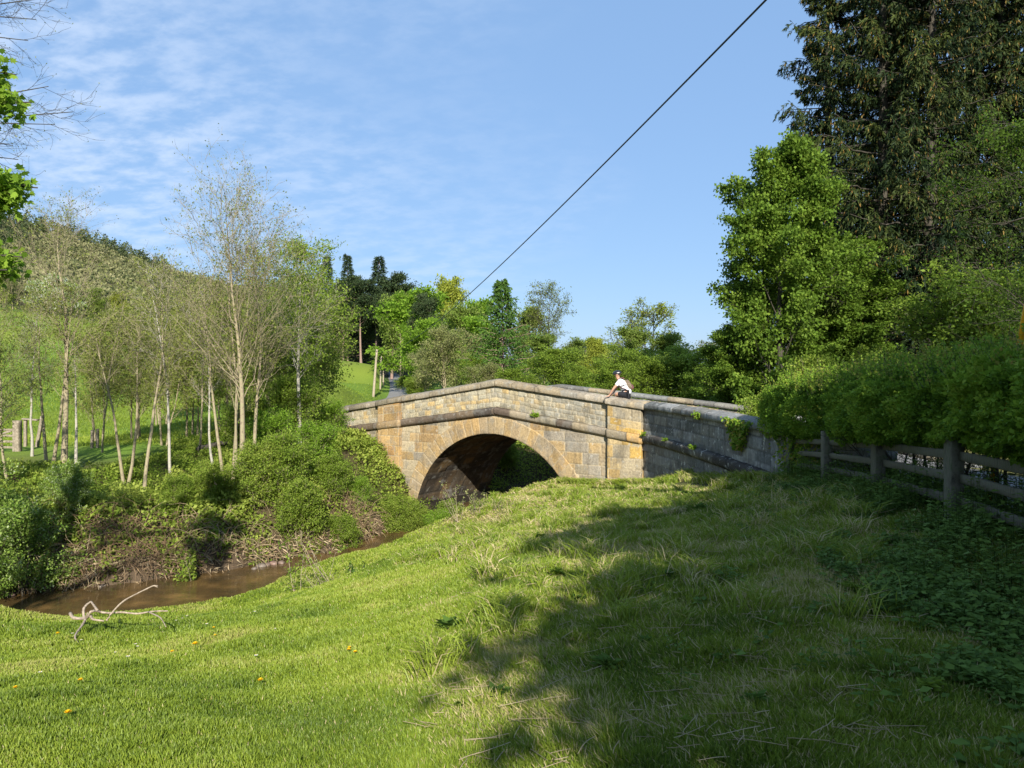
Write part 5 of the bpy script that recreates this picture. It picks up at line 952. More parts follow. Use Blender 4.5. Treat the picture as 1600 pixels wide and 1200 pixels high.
# dry grass and roots fringe hanging at the water line
rg = RG(410); n = 9000; i = rg.integers(30, len(rs)-10, n); off = rg.random(n); c = rs[i]+(rs[np.clip(i+1, 0, len(rs)-1)]-rs[i])*off[:, None]; tnn = nrm(rs[np.clip(i+1, 0, len(rs)-1)]-rs[i]); side = np.stack([tnn[:, 1], -tnn[:, 0]], 1)
w_ = np.interp(i/6, np.arange(len(RW)), RW); c = c+side*(w_+rg.uniform(-.35, .7, n))[:, None]; g = H(c[:, 0], c[:, 1]); ok = (g > WATER-.03) & (g < WATER+.55); c = c[ok]; g = g[ok]; n = len(g)
mb = MB(); dd = np.c_[-side[ok]*.9, np.zeros(n)]+rg.normal(0, .5, (n, 3)); leaves(mb, np.c_[c, g+.04], dd, rg.uniform(.12, .42, n), .09, .2, rg, rg.random(n)); tag(mb.build('dead_grass_fringe', G['bramble']), 'dry roots and dead grass hanging over the far water edge', 'dead grass', kind='stuff')

# ---------------------------------------------------------------- nettles and ivy on the shaded slope at right
rng = RG(420); mb = MB(); k = 5200; yp = 2.6+13.2*rng.random(k)**1.2; bd = 2.7+.22*(yp-3.3)+(fbm(yp*.8, yp*0, 48, 2)-.5)*1.6
xp = bd+np.abs(rng.normal(0, 1, k))*.9-.25; xp = np.where(rng.random(k) < .13, xp-rng.uniform(.1, 1.5, k)**1.4, xp); xp = np.where(rng.random(k) < .16, FX(yp)+rng.uniform(.2, 1.15, k), xp); ok = (xp < FX(yp)+1.2) & (fbm(xp*1.6, yp*1.6, 52, 3)+.25*np.clip(xp-bd, 0, 1) > .45); xp, yp, bd = xp[ok], yp[ok], bd[ok]; k = len(xp)
hp = rng.uniform(.08, .34, k)*(.5+1.1*fbm(xp*1.2, yp*1.2, 81, 3))*(.5+.7*sstep(0, 1.6, xp-bd)+.9*sstep(.8, 0, FX(yp)-xp)); ds = 22; ji = np.repeat(np.arange(k), ds); f = rng.random(k*ds)
a = rng.uniform(0, 2*pi, k*ds); rad = .05+.07*rng.random(k*ds)
gz = H(xp, yp); base = np.stack([xp[ji]+np.cos(a)*rad*.5, yp[ji]+np.sin(a)*rad*.5, gz[ji]+hp[ji]*f], 1)
psz = rng.uniform(.55, 1.35, k)[ji]
leaves(mb, base, np.stack([np.cos(a), np.sin(a), rng.uniform(-.35, .35, k*ds)], 1), rng.uniform(.026, .060, k*ds)*psz, .62, .1, rng, np.clip(.15+.5*f+.3*rng.random(k*ds), 0, 1), flat=.6)
s0 = np.stack([xp, yp, gz-.02], 1); tubes(mb, np.stack([s0, s0+UP*hp[:, None]], 1), np.full((k, 2), .002), 3, .2)
tag(mb.build('nettle_patch', G['nettle']), 'dark nettles and ivy covering the shaded slope below the fence', 'nettles', kind='stuff')

# ---------------------------------------------------------------- grass
G['grass'] = leafmat('grass_blades', [(.07, .12, .014), (.16, .228, .022), (.245, .31, .034), (.38, .33, .13), (.52, .43, .24)], .3, rough=.5, spec=.3, nscale=2.0, namp=.12)
rng = RG(500); n = 1500000
yy = 2.3*(32/2.3)**(rng.random(n)**1.0); x = rng.uniform(-.78, .78, n)*yy
nm_ = 420000; ym = .6*(14/.6)**(rng.random(nm_)**.8); xm = (.76*ym+rng.random(nm_)**1.3*4.2)*np.where(rng.random(nm_) < .62, -1, 1)
yc = rng.uniform(-.8, 2.6, 90000); xc = rng.uniform(-3.5, 3.2, 90000); x = np.r_[x, xm, xc]; yy = np.r_[yy, ym, yc]; n = len(x)
wgt = np.where(yy > 12, 1.0, 1.0)
d, s, hw = riv(x, yy); nb_ = (x-O2[0])*N2[0]+(yy-O2[1])*N2[1]; sx = straw(x, yy)
ok = (s > 0) & (d-hw > -.1) & (x < FX(np.clip(yy, 2, 18))+.5) & (nb_ < .1) & ~((x > 4.4) & (yy > 17)); 
x, yy, sx, d, hw = x[ok], yy[ok], sx[ok], d[ok], hw[ok]; n = len(x); g = H(x, yy)
pt1 = fbm(x*1.4, yy*1.4, 55, 4); pt2 = fbm(x*.5+5, yy*.5, 56, 3); tuft = fbm(x*4.5, yy*4.5, 57, 2)
shade = sstep(-.6, .6, (x-(-.5+.38*(yy-3.2))))              # tree shadow area: shade put into the turf colour, with less straw
dry = np.clip((pt1-.44)*5, 0, 1)*sx*(1-.25*shade)
isd = rng.random(n) < (.15+.55*dry)*sx+.03
hgt = (.022+.016*rng.random(n)+.014*(tuft > .55))*(1-sx)+(.026+.034*rng.random(n)+.06*np.clip(tuft-.50, 0, 1)*2.2)*sx
hgt = np.where(isd & (sx > .5), hgt*1.25, hgt)*(1+.02*yy)
lean = np.where(isd, 2.2, 1.0)*(.6+.5*sx); az = pt2*9+rng.normal(0, 1.4, n)
dd = np.stack([np.cos(az)*lean*rng.random(n)-.25*sx, np.sin(az)*lean*rng.random(n)-.15, np.ones(n)*np.where(isd, .55, 1)], 1)
tn = np.where(isd, rng.uniform(.70, 1, n), np.clip(.10+.34*rng.random(n)+.75*(pt1-.42)+.35*(pt2-.5)-.04*shade+.05*(1-sx), 0, .62))
mb = MB(); keepw = (.0042+.0011*yy)/hgt
D = nrm(dd); R_ = rng.normal(0, 1, (n, 3)); S_ = nrm(np.cross(D, R_)); Nn = np.cross(S_, D); b0 = np.stack([x, yy, g-.006], 1); L_ = hgt[:, None]; W2 = (.0034+.0009*yy)[:, None]*np.where(sx > .5, 1.0, 1.15)[:, None]
V = np.stack([b0-S_*W2*.5, b0+S_*W2*.5, b0+D*L_*.6+S_*W2*.4+Nn*L_*.10, b0+D*L_*.6-S_*W2*.4+Nn*L_*.10, b0+D*L_+Nn*L_*.34], 1)
ii = np.arange(n)[:, None]*5; mb.add(V, [ii+np.array([[0, 1, 2, 3]]), ii+np.array([[3, 2, 4]])], np.repeat(tn, 5)); tag(mb.build('grass', G['grass']), 'short bright lawn grass turning to rough straw-mixed grass on the bank', 'grass', kind='stuff')
# longer, tussocky grass by the walls and along the lip, plus meadow tufts across the river
rng = RG(505); n = 60000; ci = rng.integers(0, 620, n); cy_ = 5+21*rng.random(620)**1.1; cx_ = rng.uniform(-.30, .5, 620)*cy_
# foot of the bridge gets its fringe too
t_ = rng.uniform(3.3, 6.3, 90); fp = O2+D2*t_[:, None]-N2*rng.uniform(.25, .7, (90, 1)); cx_[:90] = fp[:, 0]; cy_[:90] = fp[:, 1]; sw = rng.uniform(.3, LW, 120); fw, fn = pfW(sw); cx_[90:210] = (fw+fn*rng.uniform(.1, .6, (120, 1)))[:, 0]; cy_[90:210] = (fw+fn*rng.uniform(.1, .6, (120, 1)))[:, 1]
sz = rng.uniform(.7, 1.5, 620); x = cx_[ci]+rng.normal(0, .07, n)*sz[ci]; yy = cy_[ci]+rng.normal(0, .07, n)*sz[ci]; d, s, hw = riv(x, yy); ok = (s > 0) & (d-hw > 0) & ((straw(x, yy) > .5)) & (x < 5.5); x, yy, ci = x[ok], yy[ok], ci[ok]; n = len(x)
az = rng.uniform(0, 2*pi, n); dd = np.stack([np.cos(az)*.5, np.sin(az)*.5, np.ones(n)], 1); tc_ = rng.random(620)
mb = MB(); D = nrm(dd); S_ = nrm(np.cross(D, rng.normal(0, 1, (n, 3)))); b0 = np.stack([x, yy, H(x, yy)], 1); L_ = (rng.uniform(.10, .26, n)*sz[ci])[:, None]; W2 = (.004+.0007*yy)[:, None]
V = np.stack([b0-S_*W2*.5, b0+S_*W2*.5, b0+D*L_*.6+S_*W2*.4, b0+D*L_*.6-S_*W2*.4, b0+D*L_-UP*L_*.18+np.stack([np.cos(az), np.sin(az), 0*az], 1)*L_*.25], 1)
ii = np.arange(n)[:, None]*5; mb.add(V, [ii+np.array([[0, 1, 2, 3]]), ii+np.array([[3, 2, 4]])], np.repeat(np.clip(.15+.25*tc_[ci]+.2*rng.random(n)+.5*(rng.random(n) < .12+.3*(tc_[ci] > .8)), 0, 1), 5)); tag(mb.build('tussock_grass', G['grass']), 'longer grass tussocks dotted over the rough bank', 'grass', kind='stuff')
# dry stalks lying about
rng = RG(507); n = 700; yy = 3+17*rng.random(n)**1.5; x = rng.uniform(-.15, .55, n)*yy; ok = (straw(x, yy) > .5) & (x < 4.3); x, yy = x[ok], yy[ok]; n = len(x); az = rng.uniform(0, pi, n)
q = grow(rng, np.stack([x, yy, H(x, yy)+.05], 1), np.stack([np.cos(az), np.sin(az), rng.normal(0, .12, n)], 1), rng.uniform(.06, .24, n), 5, .10, 0); q[..., 2] = H(q[..., 0].ravel(), q[..., 1].ravel()).reshape(q.shape[:2])+rng.uniform(.03, .09, (n, 1))
mb = MB(); tubes(mb, q, np.full((n, 6), .0016)*(1+.06*yy)[:, None], 3, .9); tag(mb.build('dry_stalks', G['bramble']), 'dry pale stalks lying over the rough bank', 'stalks', kind='stuff')
# meadow tufts on the far side
rng = RG(509); n = 150000; yy = 34*(150/34)**rng.random(n); x = rng.uniform(-.72, -.1, n)*yy; d, s, hw = riv(x, yy); rd, _ = road_dist(x, yy); ok = (s < 0) & (d-hw > 6) & (rd > 3); x, yy = x[ok], yy[ok]; n = len(x)
mb = MB(); leaves(mb, np.stack([x, yy, H(x, yy)-.02], 1), rng.normal(0, .4, (n, 3))+UP, rng.uniform(.10, .24, n)*(yy/50)**.4, .2, .2, rng, np.clip(.12+.22*rng.random(n)+.5*(fbm(x*.2, yy*.2, 61, 3)-.4)+.15*(fbm(x*.15+9, yy*.3, 64, 2) > .7), 0, .7)); tag(mb.build('meadow_grass', G['grass']), 'bright meadow grass rising to the wooded hill', 'grass', kind='stuff')

# ---------------------------------------------------------------- small things on the lawn and bank
def hit(px, py):
    y = 2.5
    while y < 60:
        if (HZ-py)/1200*y < Hs((px-800)/1200*y, y): break
        y += .05
    return ((px-800)/1200*y, y, Hs((px-800)/1200*y, y))
def flower(label, cat, colr, r, h, npet, name, ring=False):
    rg = RG(int(r*1e4)); e = empty(name, (0, 0, 0), label=label, cat=cat)
    st = MB(); tubes(st, np.array([[[0, 0, -.01], [.004, 0, h*.5], [0, .003, h]]]), np.full((1, 3), .0018), 5); st.build('stem', G['nettle'], e)
    fl = MB(); a = np.arange(npet)*2.39996; f = (np.arange(npet)/npet)**.5 if not ring else np.ones(npet)
    leaves(fl, np.tile([0, 0, h], (npet, 1))+0., np.stack([np.cos(a)*f, np.sin(a)*f, .25+.9*(1-f)], 1), r*(.6+.4*f), .38, .05, rg, .5, flat=.8); fl.build('flower_head', plain(name+'_petals', colr, .6, .2), e)
    if ring: c = MB(); V = np.array([[cos(t)*r*.28, sin(t)*r*.28, h+.004] for t in np.arange(10)*pi/5]+[[0, 0, h+.009]]); c.add(V, np.array([[i, (i+1) % 10, 10] for i in range(10)])); c.build('centre', plain(name+'_centre', (.7, .45, .02), .7, .2), e)
    return e
dn = flower('x', 'flower', (.85, .55, .01), .022, .055, 60, 'dandelion'); dz = flower('x', 'flower', (.8, .8, .76), .013, .045, 16, 'daisy', True)
DN = [(305, 1015, 1.35, 'largest dandelion, open on the lawn right of the fallen branch'), (269, 1023, .9, 'small dandelion just left of the largest one'), (90, 994, 1, 'dandelion left below the fallen branch near the bank'), (334, 982, .8, 'dandelion near the lawn lip right of the branch'), (336, 996, .7, 'tiny dandelion just below the one near the lip'), (126, 1070, .9, 'dandelion on the open lawn at left'), (106, 1128, 1.0, 'dandelion lowest at left on the lawn'), (407, 1072, 1.0, 'dandelion alone in the middle of the lawn'), (546, 1015, .8, 'top one of three dandelions at the foot of the bank'), (545, 1021, .9, 'left lower one of three dandelions at the foot of the bank'), (555, 1026, .9, 'right one of three dandelions at the foot of the bank'), (24, 1081, .8, 'dandelion bud close to the left edge')]
for i, (px, py, s, lab) in enumerate(DN):
    L = hit(px, py+6)
    if i == 0: dn.location = L; dn.scale = (s,)*3; dn['label'] = lab; dn['group'] = 'dandelions on the lawn'
    else: dup(dn, L, i, s, lab, 'dandelions on the lawn')
DS = [(127, 1004), (113, 994), (200, 1035), (180, 1023), (212, 1012), (323, 980), (285, 968), (292, 966), (400, 1034), (275, 972), (63, 1058), (398, 960), (430, 985), (215, 1015)]
for i, (px, py) in enumerate(DS):
    L = hit(px, py+4)
    if i == 0: dz.location = L; dz['label'] = 'tiny white daisy in the short lawn grass'; dz['group'] = 'daisies in the lawn'
    else: dup(dz, L, i, .9+.2*(i % 3), None, 'daisies in the lawn')
# the bleached fallen branch at the lawn edge
zp = lambda L, y: np.array([P(100+a/9.41, 920+b/9.41, yy_) for (a, b), yy_ in zip(L, y)])
br = MB()
def addb(L, ys, r0, r1):
    q = smooth_path(zp(L, ys), 5); tubes(br, q[None], np.linspace(r0, r1, len(q))[None]*RG(len(q)).uniform(.88, 1.12, len(q))[None], 8, cap=True)
yb = 7.75
addb([(90, 480), (140, 550), (280, 560), (350, 540), (390, 470), (470, 450), (560, 470), (680, 480), (850, 470), (1070, 490), (1240, 465), (1380, 450), (1530, 450)], [yb+.1, yb, yb-.05, yb-.1, yb-.15, yb-.1]+[yb-.05]*4+[yb, yb+.05, yb+.05], .016, .006)
addb([(300, 560), (285, 440), (330, 360), (400, 310)], [yb-.05, yb, yb+.05, yb+.1], .015, .009); addb([(400, 312), (440, 370), (490, 440)], [yb+.1, yb, yb-.1], .009, .012)
addb([(330, 550), (270, 660), (180, 790), (165, 860), (220, 950)], [yb-.1, yb-.25, yb-.45, yb-.55, yb-.66], .013, .006)
addb([(625, 595), (720, 460), (870, 310), (1040, 210), (1240, 110), (1320, 75), (1380, 78)], [yb-.15, yb-.1, yb, yb+.1, yb+.2, yb+.2, yb+.22], .010, .005); addb([(1320, 75), (1380, 98)], [yb+.2, yb+.2], .004, .003)
addb([(390, 520), (430, 575), (590, 600)], [yb-.1, yb-.2, yb-.2], .015, .007); addb([(1240, 462), (1400, 540), (1450, 600), (1500, 690)], [yb, yb-.2, yb-.3, yb-.42], .008, .004); addb([(320, 560), (345, 480)], [yb-.1, yb-.15], .008, .005)
bo = br.build('fallen_branch', BARK['twig'], None, True); tag(bo, 'bleached forked branch lying on the lawn edge beside the river', 'branch')
bx, by, bz_ = hit(140, 985); dzb = Hs(P(120, 1020, yb-.66)[0], yb-.66)-P(120, 1020, yb-.66)[2]; bo.location = (0, 0, max(-.2, min(.25, dzb+.01)))
# weed clumps on the bank
def rosette(seed, n, L, mat, tone, up=.5):
    rg = RG(seed); mb = MB(); a = rg.uniform(0, 2*pi, n); e = rg.uniform(.1, 1, n); leaves(mb, np.c_[rg.normal(0, L*.18, (n, 2)), rg.random(n)*L*up], np.stack([np.cos(a), np.sin(a), e], 1), L*rg.uniform(.5, 1.1, n), .42, .2, rg, np.clip(rg.normal(tone, .15, n), 0, 1), flat=.6); return mb.mesh('leaves', mat)
wm = [rosette(1, 60, .13, G['nettle'], .5), rosette(2, 90, .10, G['fresh'], .5, 1.0), rosette(3, 40, .16, G['nettle'], .7)]
WD = [(960, 800, 14), (935, 882, 0), (872, 905, 1), (963, 795, 1), (1190, 815, 0), (1008, 855, 1), (840, 845, 2), (752, 905, 1), (822, 848, 0), (1095, 800, 2), (1260, 1040, 1), (1400, 1055, 2), (920, 795, 1), (905, 940, 0), (700, 985, 2), (1070, 1140, 1), (1180, 1110, 2), (1330, 930, 1), (1010, 1010, 0), (950, 1050, 2), (1120, 1000, 1), (1045, 905, 0), (1450, 1090, 1), (1500, 1060, 2), (780, 1090, 0), (720, 1110, 1)]
w0 = None
for i, (px, py, k) in enumerate(WD):
    o = bpy.data.objects.new('weed_clump', wm[k % 3]); link(o); o.location = hit(px, py); s = .30+.25*((i*7) % 5)/4; s *= 1+.09*o.location.y; o.scale = (s, s, s*.8); o.rotation_euler = (0, 0, i*1.7)
    sh_ = px > 880 and py > 880; tag(o, ('small leafy weed clump in the tree shade on the slope' if sh_ else 'small dark leafy weed clump in the sunlit rough grass'), 'weed', 'weed clumps in the shade' if sh_ else 'weed clumps in the sun')

# ---------------------------------------------------------------- plants by the river and on the walls
def stems_plant(name, bx, by, H_, n, seed, leafm, label, lsize=.05, leafn=10, sp=.45, cat='sapling', lw=.6, bark='twig', base=None, r=.008, lean=(0, 0)):
    rg = RG(seed); w = MB(); f = MB(); s0 = rg.normal(0, .06, (n, 3)); s0[:, 2] = -.05; dd = rg.normal(0, sp, (n, 3)); dd[:, 2] = 1; dd[:, 0] += lean[0]; dd[:, 1] += lean[1]
    Q = grow(rg, s0, dd, H_*rg.uniform(.5, 1.05, n), 7, .09, .04); RQ = taper(np.full(n, r), 8, .3); tubes(w, Q, RQ, 5)
    a, d, L, r1, _ = spawn(rg, Q, RQ, 6, .3, 1, 45, lambda f_: H_*.22*(1.2-.7*f_), .3, .6); q2 = grow(rg, a, d, L, 3, .12, .02); tubes(w, q2, taper(np.maximum(r1*.6, .003), 4, .4), 3)
    m_ = len(q2)*leafn; j = rg.integers(0, len(q2), m_); t = rg.random((m_, 1)); c = q2[j, 1]*(1-t)+q2[j, 3]*t+rg.normal(0, lsize*.5, (m_, 3)); leaves(f, c, rg.normal(0, .7, (m_, 3))+UP*.2, lsize*rg.uniform(.6, 1.2, m_), lw, .15, rg, rg.random(m_), flat=.4)
    z = Hs(bx, by) if base is None else base
    e = empty(name, (bx, by, z), label=label, cat=cat); w.build('stems', BARK[bark], e); f.build('foliage', G[leafm], e); return e
L = hit(716, 822); stems_plant('willow_sapling', L[0], L[1]+.3, 1.15, 5, 1, 'willow', 'thin upright willow sapling in front of the dark arch', .06, 7, .28)
L = hit(748, 808); stems_plant('willow_sapling', L[0], L[1]+.3, .75, 5, 2, 'willow', 'lower leafy willow sapling just right of the upright one', .06, 9, .45)
L = hit(778, 800); stems_plant('willow_sapling', L[0], L[1]+.3, .4, 4, 3, 'willow', 'smallest willow sapling, nearest the grass crest', .05, 8, .4)
x, y = P(470, 930, 14.6)[:2]; stems_plant('twiggy_shrub', x, y, 1.55, 7, 4, 'fresh', 'leafy twiggy shrub standing at the near water edge', .065, 15, .30, 'shrub', base=P(470, 945, 14.6)[2]-.4)
x, y = P(540, 920, 14.2)[:2]; stems_plant('twiggy_shrub', x, y, 1.5, 8, 5, 'alder', 'bare-stemmed shrub leaning left over the water', .05, 4, .25, 'shrub', base=P(540, 925, 14.2)[2]-.35, lean=(-.55, 0))
x, y = P(555, 905, 14.8)[:2]; stems_plant('twiggy_shrub', x, y, .75, 7, 6, 'nettle', 'low dark green clump at the foot of the slope by the water', .07, 14, .5, 'shrub', base=P(555, 920, 14.8)[2]-.2)
stems_plant('twiggy_shrub', -8.9, 21.35, 1.2, 7, 7, 'bank', 'thin leafy stems rising from the middle of the far bank', .10, 12, .4, 'shrub')
def ivy(seed, s_, w0, w1, hgt, n, label, name='ivy_clump', size=.075):
    rg = RG(seed); p_, n_ = pfW(np.array([s_])); s = s_+rg.normal(0, .5, n)*w0; p2, n2 = pfW(np.clip(s, 0, LW)); h = rg.random(n)**.8*hgt*np.exp(-((s-s_)/w1)**2)
    X = np.c_[p2+n2*rg.uniform(.02, .20, (n, 1)), wz(s)+.02-h]; m1 = MB(); leaves(m1, X, np.c_[n2*.5, -np.ones(n)*.6]+rg.normal(0, .4, (n, 3)), size*rg.uniform(.6, 1.2, n), .8, .1, rg, rg.random(n)*.9, flat=.3)
    o = m1.build(name, G['hedge']); return tag(o, label, 'ivy')
dW = np.cumsum(np.r_[0, np.hypot(*np.diff(WING, axis=0).T)]); s_iv = float(np.interp(-18.6, -WING[:, 1], dW))
ivy(1, s_iv, .62, .55, .75, 1500, 'leafy ivy clump hanging from the coping of the right wing wall'); ivy(2, s_iv-3.0, .2, .25, .18, 120, 'small tuft of ivy under the coping nearer the pilaster'); ivy(3, 11.3, 1.0, 1.4, 1.3, 1500, 'ivy spilling over the wing wall end beneath the hedge')
def fern(p, n, L, seed, label):
    rg = RG(seed); a = rg.uniform(0, 2*pi, n); m1 = MB(); leaves(m1, np.zeros((n, 3))+rg.normal(0, L*.15, (n, 3)), np.stack([np.cos(a), np.sin(a)-.5, rg.uniform(-.5, .9, n)], 1), L*rg.uniform(.5, 1, n), .35, .15, rg, rg.uniform(.4, 1, n)); o = m1.build('wall_fern', G['bright']); o.location = p; tag(o, label, 'fern', 'ferns rooted in the walls')
p1 = O2+D2*1.95-N2*.16; fern((p1[0], p1[1], zstr(1.95)+.02), 60, .22, 1, 'bright fern growing on the dark string course right of the crown')
q, qn = pfW(np.array([.35])); fern((q[0, 0]+qn[0, 0]*.15, q[0, 1]+qn[0, 1]*.15, wz(.35)-1.0), 45, .16, 2, 'little green plant in the joint beside the right pilaster')
q, qn = pfW(np.array([2.2])); fern((q[0, 0]+qn[0, 0]*.16, q[0, 1]+qn[0, 1]*.16, wz(2.2)-1.02), 40, .13, 3, 'small green plant on the band of the wing wall'); q, qn = pfW(np.array([4.6])); fern((q[0, 0]+qn[0, 0]*.16, q[0, 1]+qn[0, 1]*.16, wz(4.6)-1.02), 50, .15, 4, 'small green plant farther along the wing band')

# ---------------------------------------------------------------- the cyclist resting on the parapet
def skin(name, nodes, edges, mat, parent, sub=2, root=0):
    """nodes: (x, y, z, rx, ry)"""
    me = bpy.data.meshes.new(name); me.from_pydata([n[:3] for n in nodes], edges, []); o = bpy.data.objects.new(name, me); link(o, parent)
    sm = o.modifiers.new('skin', 'SKIN'); me.skin_vertices or None
    sv = me.skin_vertices[0].data if me.skin_vertices else None
    if sv is None:
        bpy.context.view_layer.objects.active = o
    for i, n in enumerate(nodes):
        me.skin_vertices[0].data[i].radius = (n[3], n[4] if len(n) > 4 else n[3]); me.skin_vertices[0].data[i].use_root = (i == root)
    sm.use_smooth_shade = True; ss = o.modifiers.new('sub', 'SUBSURF'); ss.levels = sub; ss.render_levels = sub
    me.materials.append(mat); return o
M_skin = plain('skin', (.48, .27, .18), .5, .4, .05); M_shirt = plain('white_cotton', (.82, .82, .84), .8, .1, .04, 12); M_short = plain('black_lycra', (.02, .02, .024), .55, .3); M_helm = plain('helmet_shell', (.018, .02, .025), .3, .5, .1, 60); M_pack = plain('pack_olive_brown', (.17, .13, .09), .85, .15, .3, 22); M_pack2 = plain('pack_maroon', (.13, .06, .06), .8, .15, .2, 22); M_shoe = plain('shoe_dark', (.03, .03, .03), .6); M_hair = plain('hair_brown', (.04, .025, .015), .7)
tp_ = 5.60; pp = O2+D2*tp_+N2*.16; pz = float(ztopc(np.array(tp_)))+.10
man = empty('person', (pp[0], pp[1], pz), rz=radians(-14), scale=1.1, label='person in white t-shirt and dark helmet with a backpack leaning forward on the bridge parapet', cat='person')
nod = [(0, 0, .11, .115, .15), (-.05, 0, .25, .10, .135), (-.14, 0, .39, .11, .15), (-.22, 0, .50, .10, .14), (-.285, 0, .585, .052, .055), (-.315, 0, .64, .055, .06), (-.335, 0, .70, .078, .085), (-.335, 0, .775, .08, .088), (-.325, 0, .83, .05, .055),
       (-.23, -.16, .525, .055), (-.33, -.24, .40, .045), (-.43, -.25, .28, .037), (-.50, -.22, .17, .032), (-.55, -.20, .085, .022, .03), (-.585, -.195, .05, .014, .035),
       (-.23, .16, .525, .055), (-.32, .25, .39, .045), (-.41, .26, .27, .037), (-.47, .22, .16, .032), (-.52, .19, .085, .022, .03), (-.555, .18, .05, .014, .035),
       (-.02, -.09, .085, .09), (-.20, -.05, .10, .082), (-.38, .02, .12, .06), (-.36, .18, -.06, .052), (-.34, .36, -.28, .04), (-.40, .40, -.36, .038), (-.50, .42, -.385, .026),
       (-.02, .10, .085, .09), (-.17, .20, .10, .08), (-.30, .33, .10, .06), (-.29, .42, -.12, .052), (-.27, .48, -.36, .04), (-.32, .50, -.43, .038), (-.42, .52, -.45, .026)]
ed = [(0, 1), (1, 2), (2, 3), (3, 4), (4, 5), (5, 6), (6, 7), (7, 8), (3, 9), (9, 10), (10, 11), (11, 12), (12, 13), (13, 14), (3, 15), (15, 16), (16, 17), (17, 18), (18, 19), (19, 20), (0, 21), (21, 22), (22, 23), (23, 24), (24, 25), (25, 26), (26, 27), (0, 28), (28, 29), (29, 30), (30, 31), (31, 32), (32, 33), (33, 34)]
def fing(base, dirx, ys, root_i):
    for k, (dy, L) in enumerate(ys):
        a = len(nod); b = nod[root_i]; nod.append((b[0]-.03*dirx-.008*k*0, b[1]+dy, b[2]-.008, .009)); nod.append((b[0]-.03*dirx-L*.5, b[1]+dy*1.25, b[2]-.016, .0085)); nod.append((b[0]-.03*dirx-L, b[1]+dy*1.3, b[2]-.034, .0075)); ed.extend([(root_i, a), (a, a+1), (a+1, a+2)])
for ri in (14, 20):
    fing(None, 1, [(-.027, .045), (-.009, .055), (.009, .052), (.027, .04)], ri)
    a = len(nod); b = nod[ri-1]; sgn = 1 if ri == 14 else -1; nod.append((b[0]-.01, b[1]+.035*sgn, b[2]-.01, .010)); nod.append((b[0]-.04, b[1]+.055*sgn, b[2]-.03, .009)); ed.extend([(ri-1, a), (a, a+1)])
# nose, ears
a = len(nod); nod.append((-.415, 0, .735, .014)); nod.append((-.432, 0, .715, .010)); ed.extend([(6, a), (a, a+1)])
for sg_ in (-1, 1): a = len(nod); nod.append((-.325, .088*sg_, .735, .012, .018)); nod.append((-.318, .10*sg_, .742, .007, .014)); ed.extend([(6, a), (a, a+1)])
skin('body', nod, ed, M_skin, man, 2)
sh_n = [(0.02, 0, .07, .13, .175), (-.045, 0, .25, .118, .155), (-.135, 0, .39, .125, .168), (-.22, 0, .50, .112, .155), (-.27, 0, .565, .066, .07), (-.23, -.165, .53, .068), (-.32, -.235, .415, .06), (-.345, -.25, .385, .057), (-.23, .165, .53, .068), (-.31, .245, .405, .06), (-.335, .255, .375, .057)]
skin('shirt', sh_n, [(0, 1), (1, 2), (2, 3), (3, 4), (3, 5), (5, 6), (6, 7), (3, 8), (8, 9), (9, 10)], M_shirt, man, 2)
skin('shorts', [(.0, 0, .10, .13, .168), (-.03, -.09, .09, .104), (-.20, -.05, .105, .095), (-.33, 0, .118, .076), (-.03, .10, .09, .104), (-.17, .20, .105, .092), (-.27, .30, .105, .074)], [(0, 1), (1, 2), (2, 3), (0, 4), (4, 5), (5, 6)], M_short, man, 2)
for c_, nm in (((-.45, .415, -.385), 'shoe'), ((-.37, .515, -.45), 'shoe')):
    skin(nm, [(c_[0]+.07, c_[1]-.01, c_[2]+.0, .042), (c_[0], c_[1], c_[2]-.01, .045), (c_[0]-.08, c_[1]+.01, c_[2]-.015, .035)], [(0, 1), (1, 2)], M_shoe, man, 2)
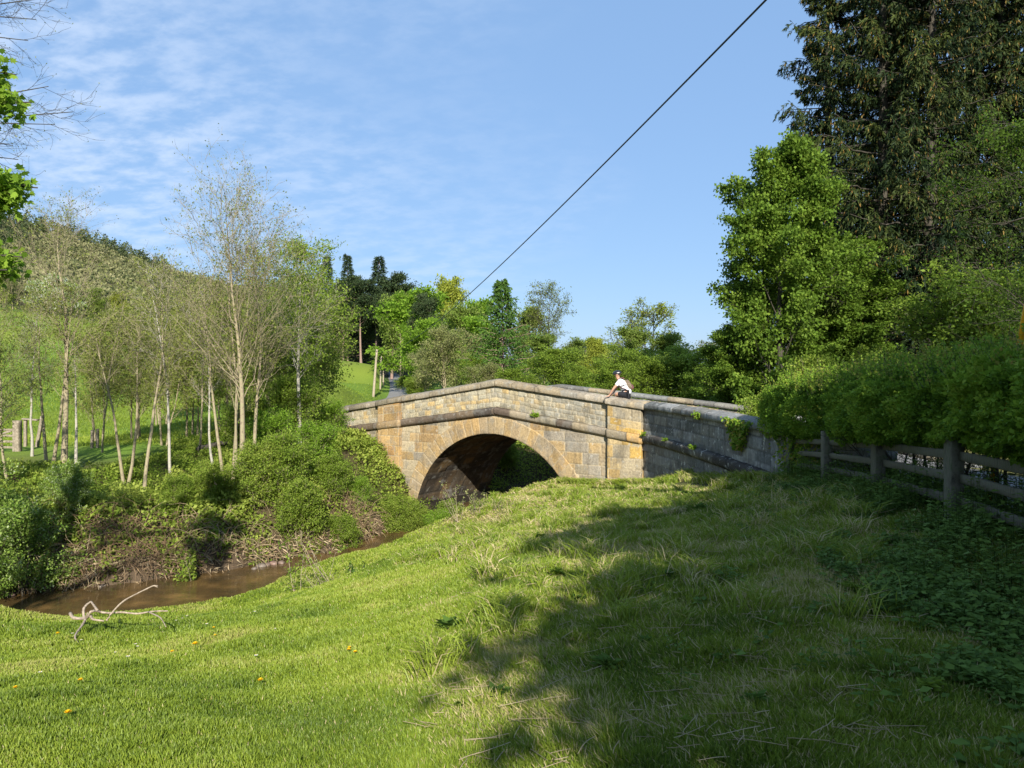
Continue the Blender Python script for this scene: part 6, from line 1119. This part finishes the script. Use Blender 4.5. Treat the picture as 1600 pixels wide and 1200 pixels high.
def dome(name, c, r, mat, parent, cut=0.0, tilt=0.0, ribs=0):
    m1 = MB(); u = np.linspace(0, 2*pi, 33)[:-1]; v = np.linspace(-.18, pi/2, 12); V = []
    for b_ in v:
        for a_ in u:
            rr0 = 1+.05*(ribs and cos(a_*ribs))*cos(b_); x = cos(b_)*cos(a_)*r[0]*rr0; y = cos(b_)*sin(a_)*r[1]*rr0; z = sin(b_)*r[2]; V.append((c[0]+x*cos(tilt)+z*sin(tilt), c[1]+y, c[2]-x*sin(tilt)+z*cos(tilt)))
    idx = np.arange(12*32).reshape(12, 32); A = idx[:-1]; B = idx[1:]; m1.add(np.array(V), [np.stack([A, np.roll(A, -1, 1), np.roll(B, -1, 1), B], -1).reshape(-1, 4), idx[0][None, ::-1]]); return m1.build(name, mat, parent, True)
hm = dome('helmet', (-.335, 0, .77), (.142, .108, .10), M_helm, man, tilt=-.18, ribs=8); dome('hair', (-.312, 0, .735), (.092, .09, .10), M_hair, man)
m1 = MB(); tubes(m1, smooth_path([(-.36, -.085, .77), (-.37, -.08, .70), (-.38, -.03, .65), (-.38, .03, .65), (-.37, .08, .70), (-.36, .085, .77)], 4)[None], np.full((1, 21), .006), 5); m1.build('chin_strap', M_helm, hm)
bp = skin('backpack', [(.085, 0, .24, .085, .115), (.03, 0, .36, .10, .13), (-.04, 0, .47, .095, .125), (-.10, 0, .56, .06, .09)], [(0, 1), (1, 2), (2, 3)], M_pack, man, 2)
skin('pocket', [(.15, 0, .25, .04, .085), (.115, 0, .34, .045, .09), (.07, 0, .42, .035, .08)], [(0, 1), (1, 2)], M_pack2, bp, 2)
for sg_ in (-1, 1):
    q = smooth_path([(-.10, .09*sg_, .60), (-.20, .115*sg_, .635), (-.30, .12*sg_, .57), (-.30, .12*sg_, .45), (-.20, .14*sg_, .33), (-.02, .14*sg_, .27)], 4); m1 = MB(); tubes(m1, q[None], np.full((1, len(q)), .014), 6); m1.build('strap', M_pack2, bp)
m1 = MB(); a_ = np.linspace(0, 2*pi, 25); q = np.stack([-.155+np.cos(a_)*.142, np.sin(a_)*.185, .385+np.cos(a_)*.05], 1); tubes(m1, q[None], np.full((1, 25), .010), 5); m1.build('chest_strap', M_short, bp)
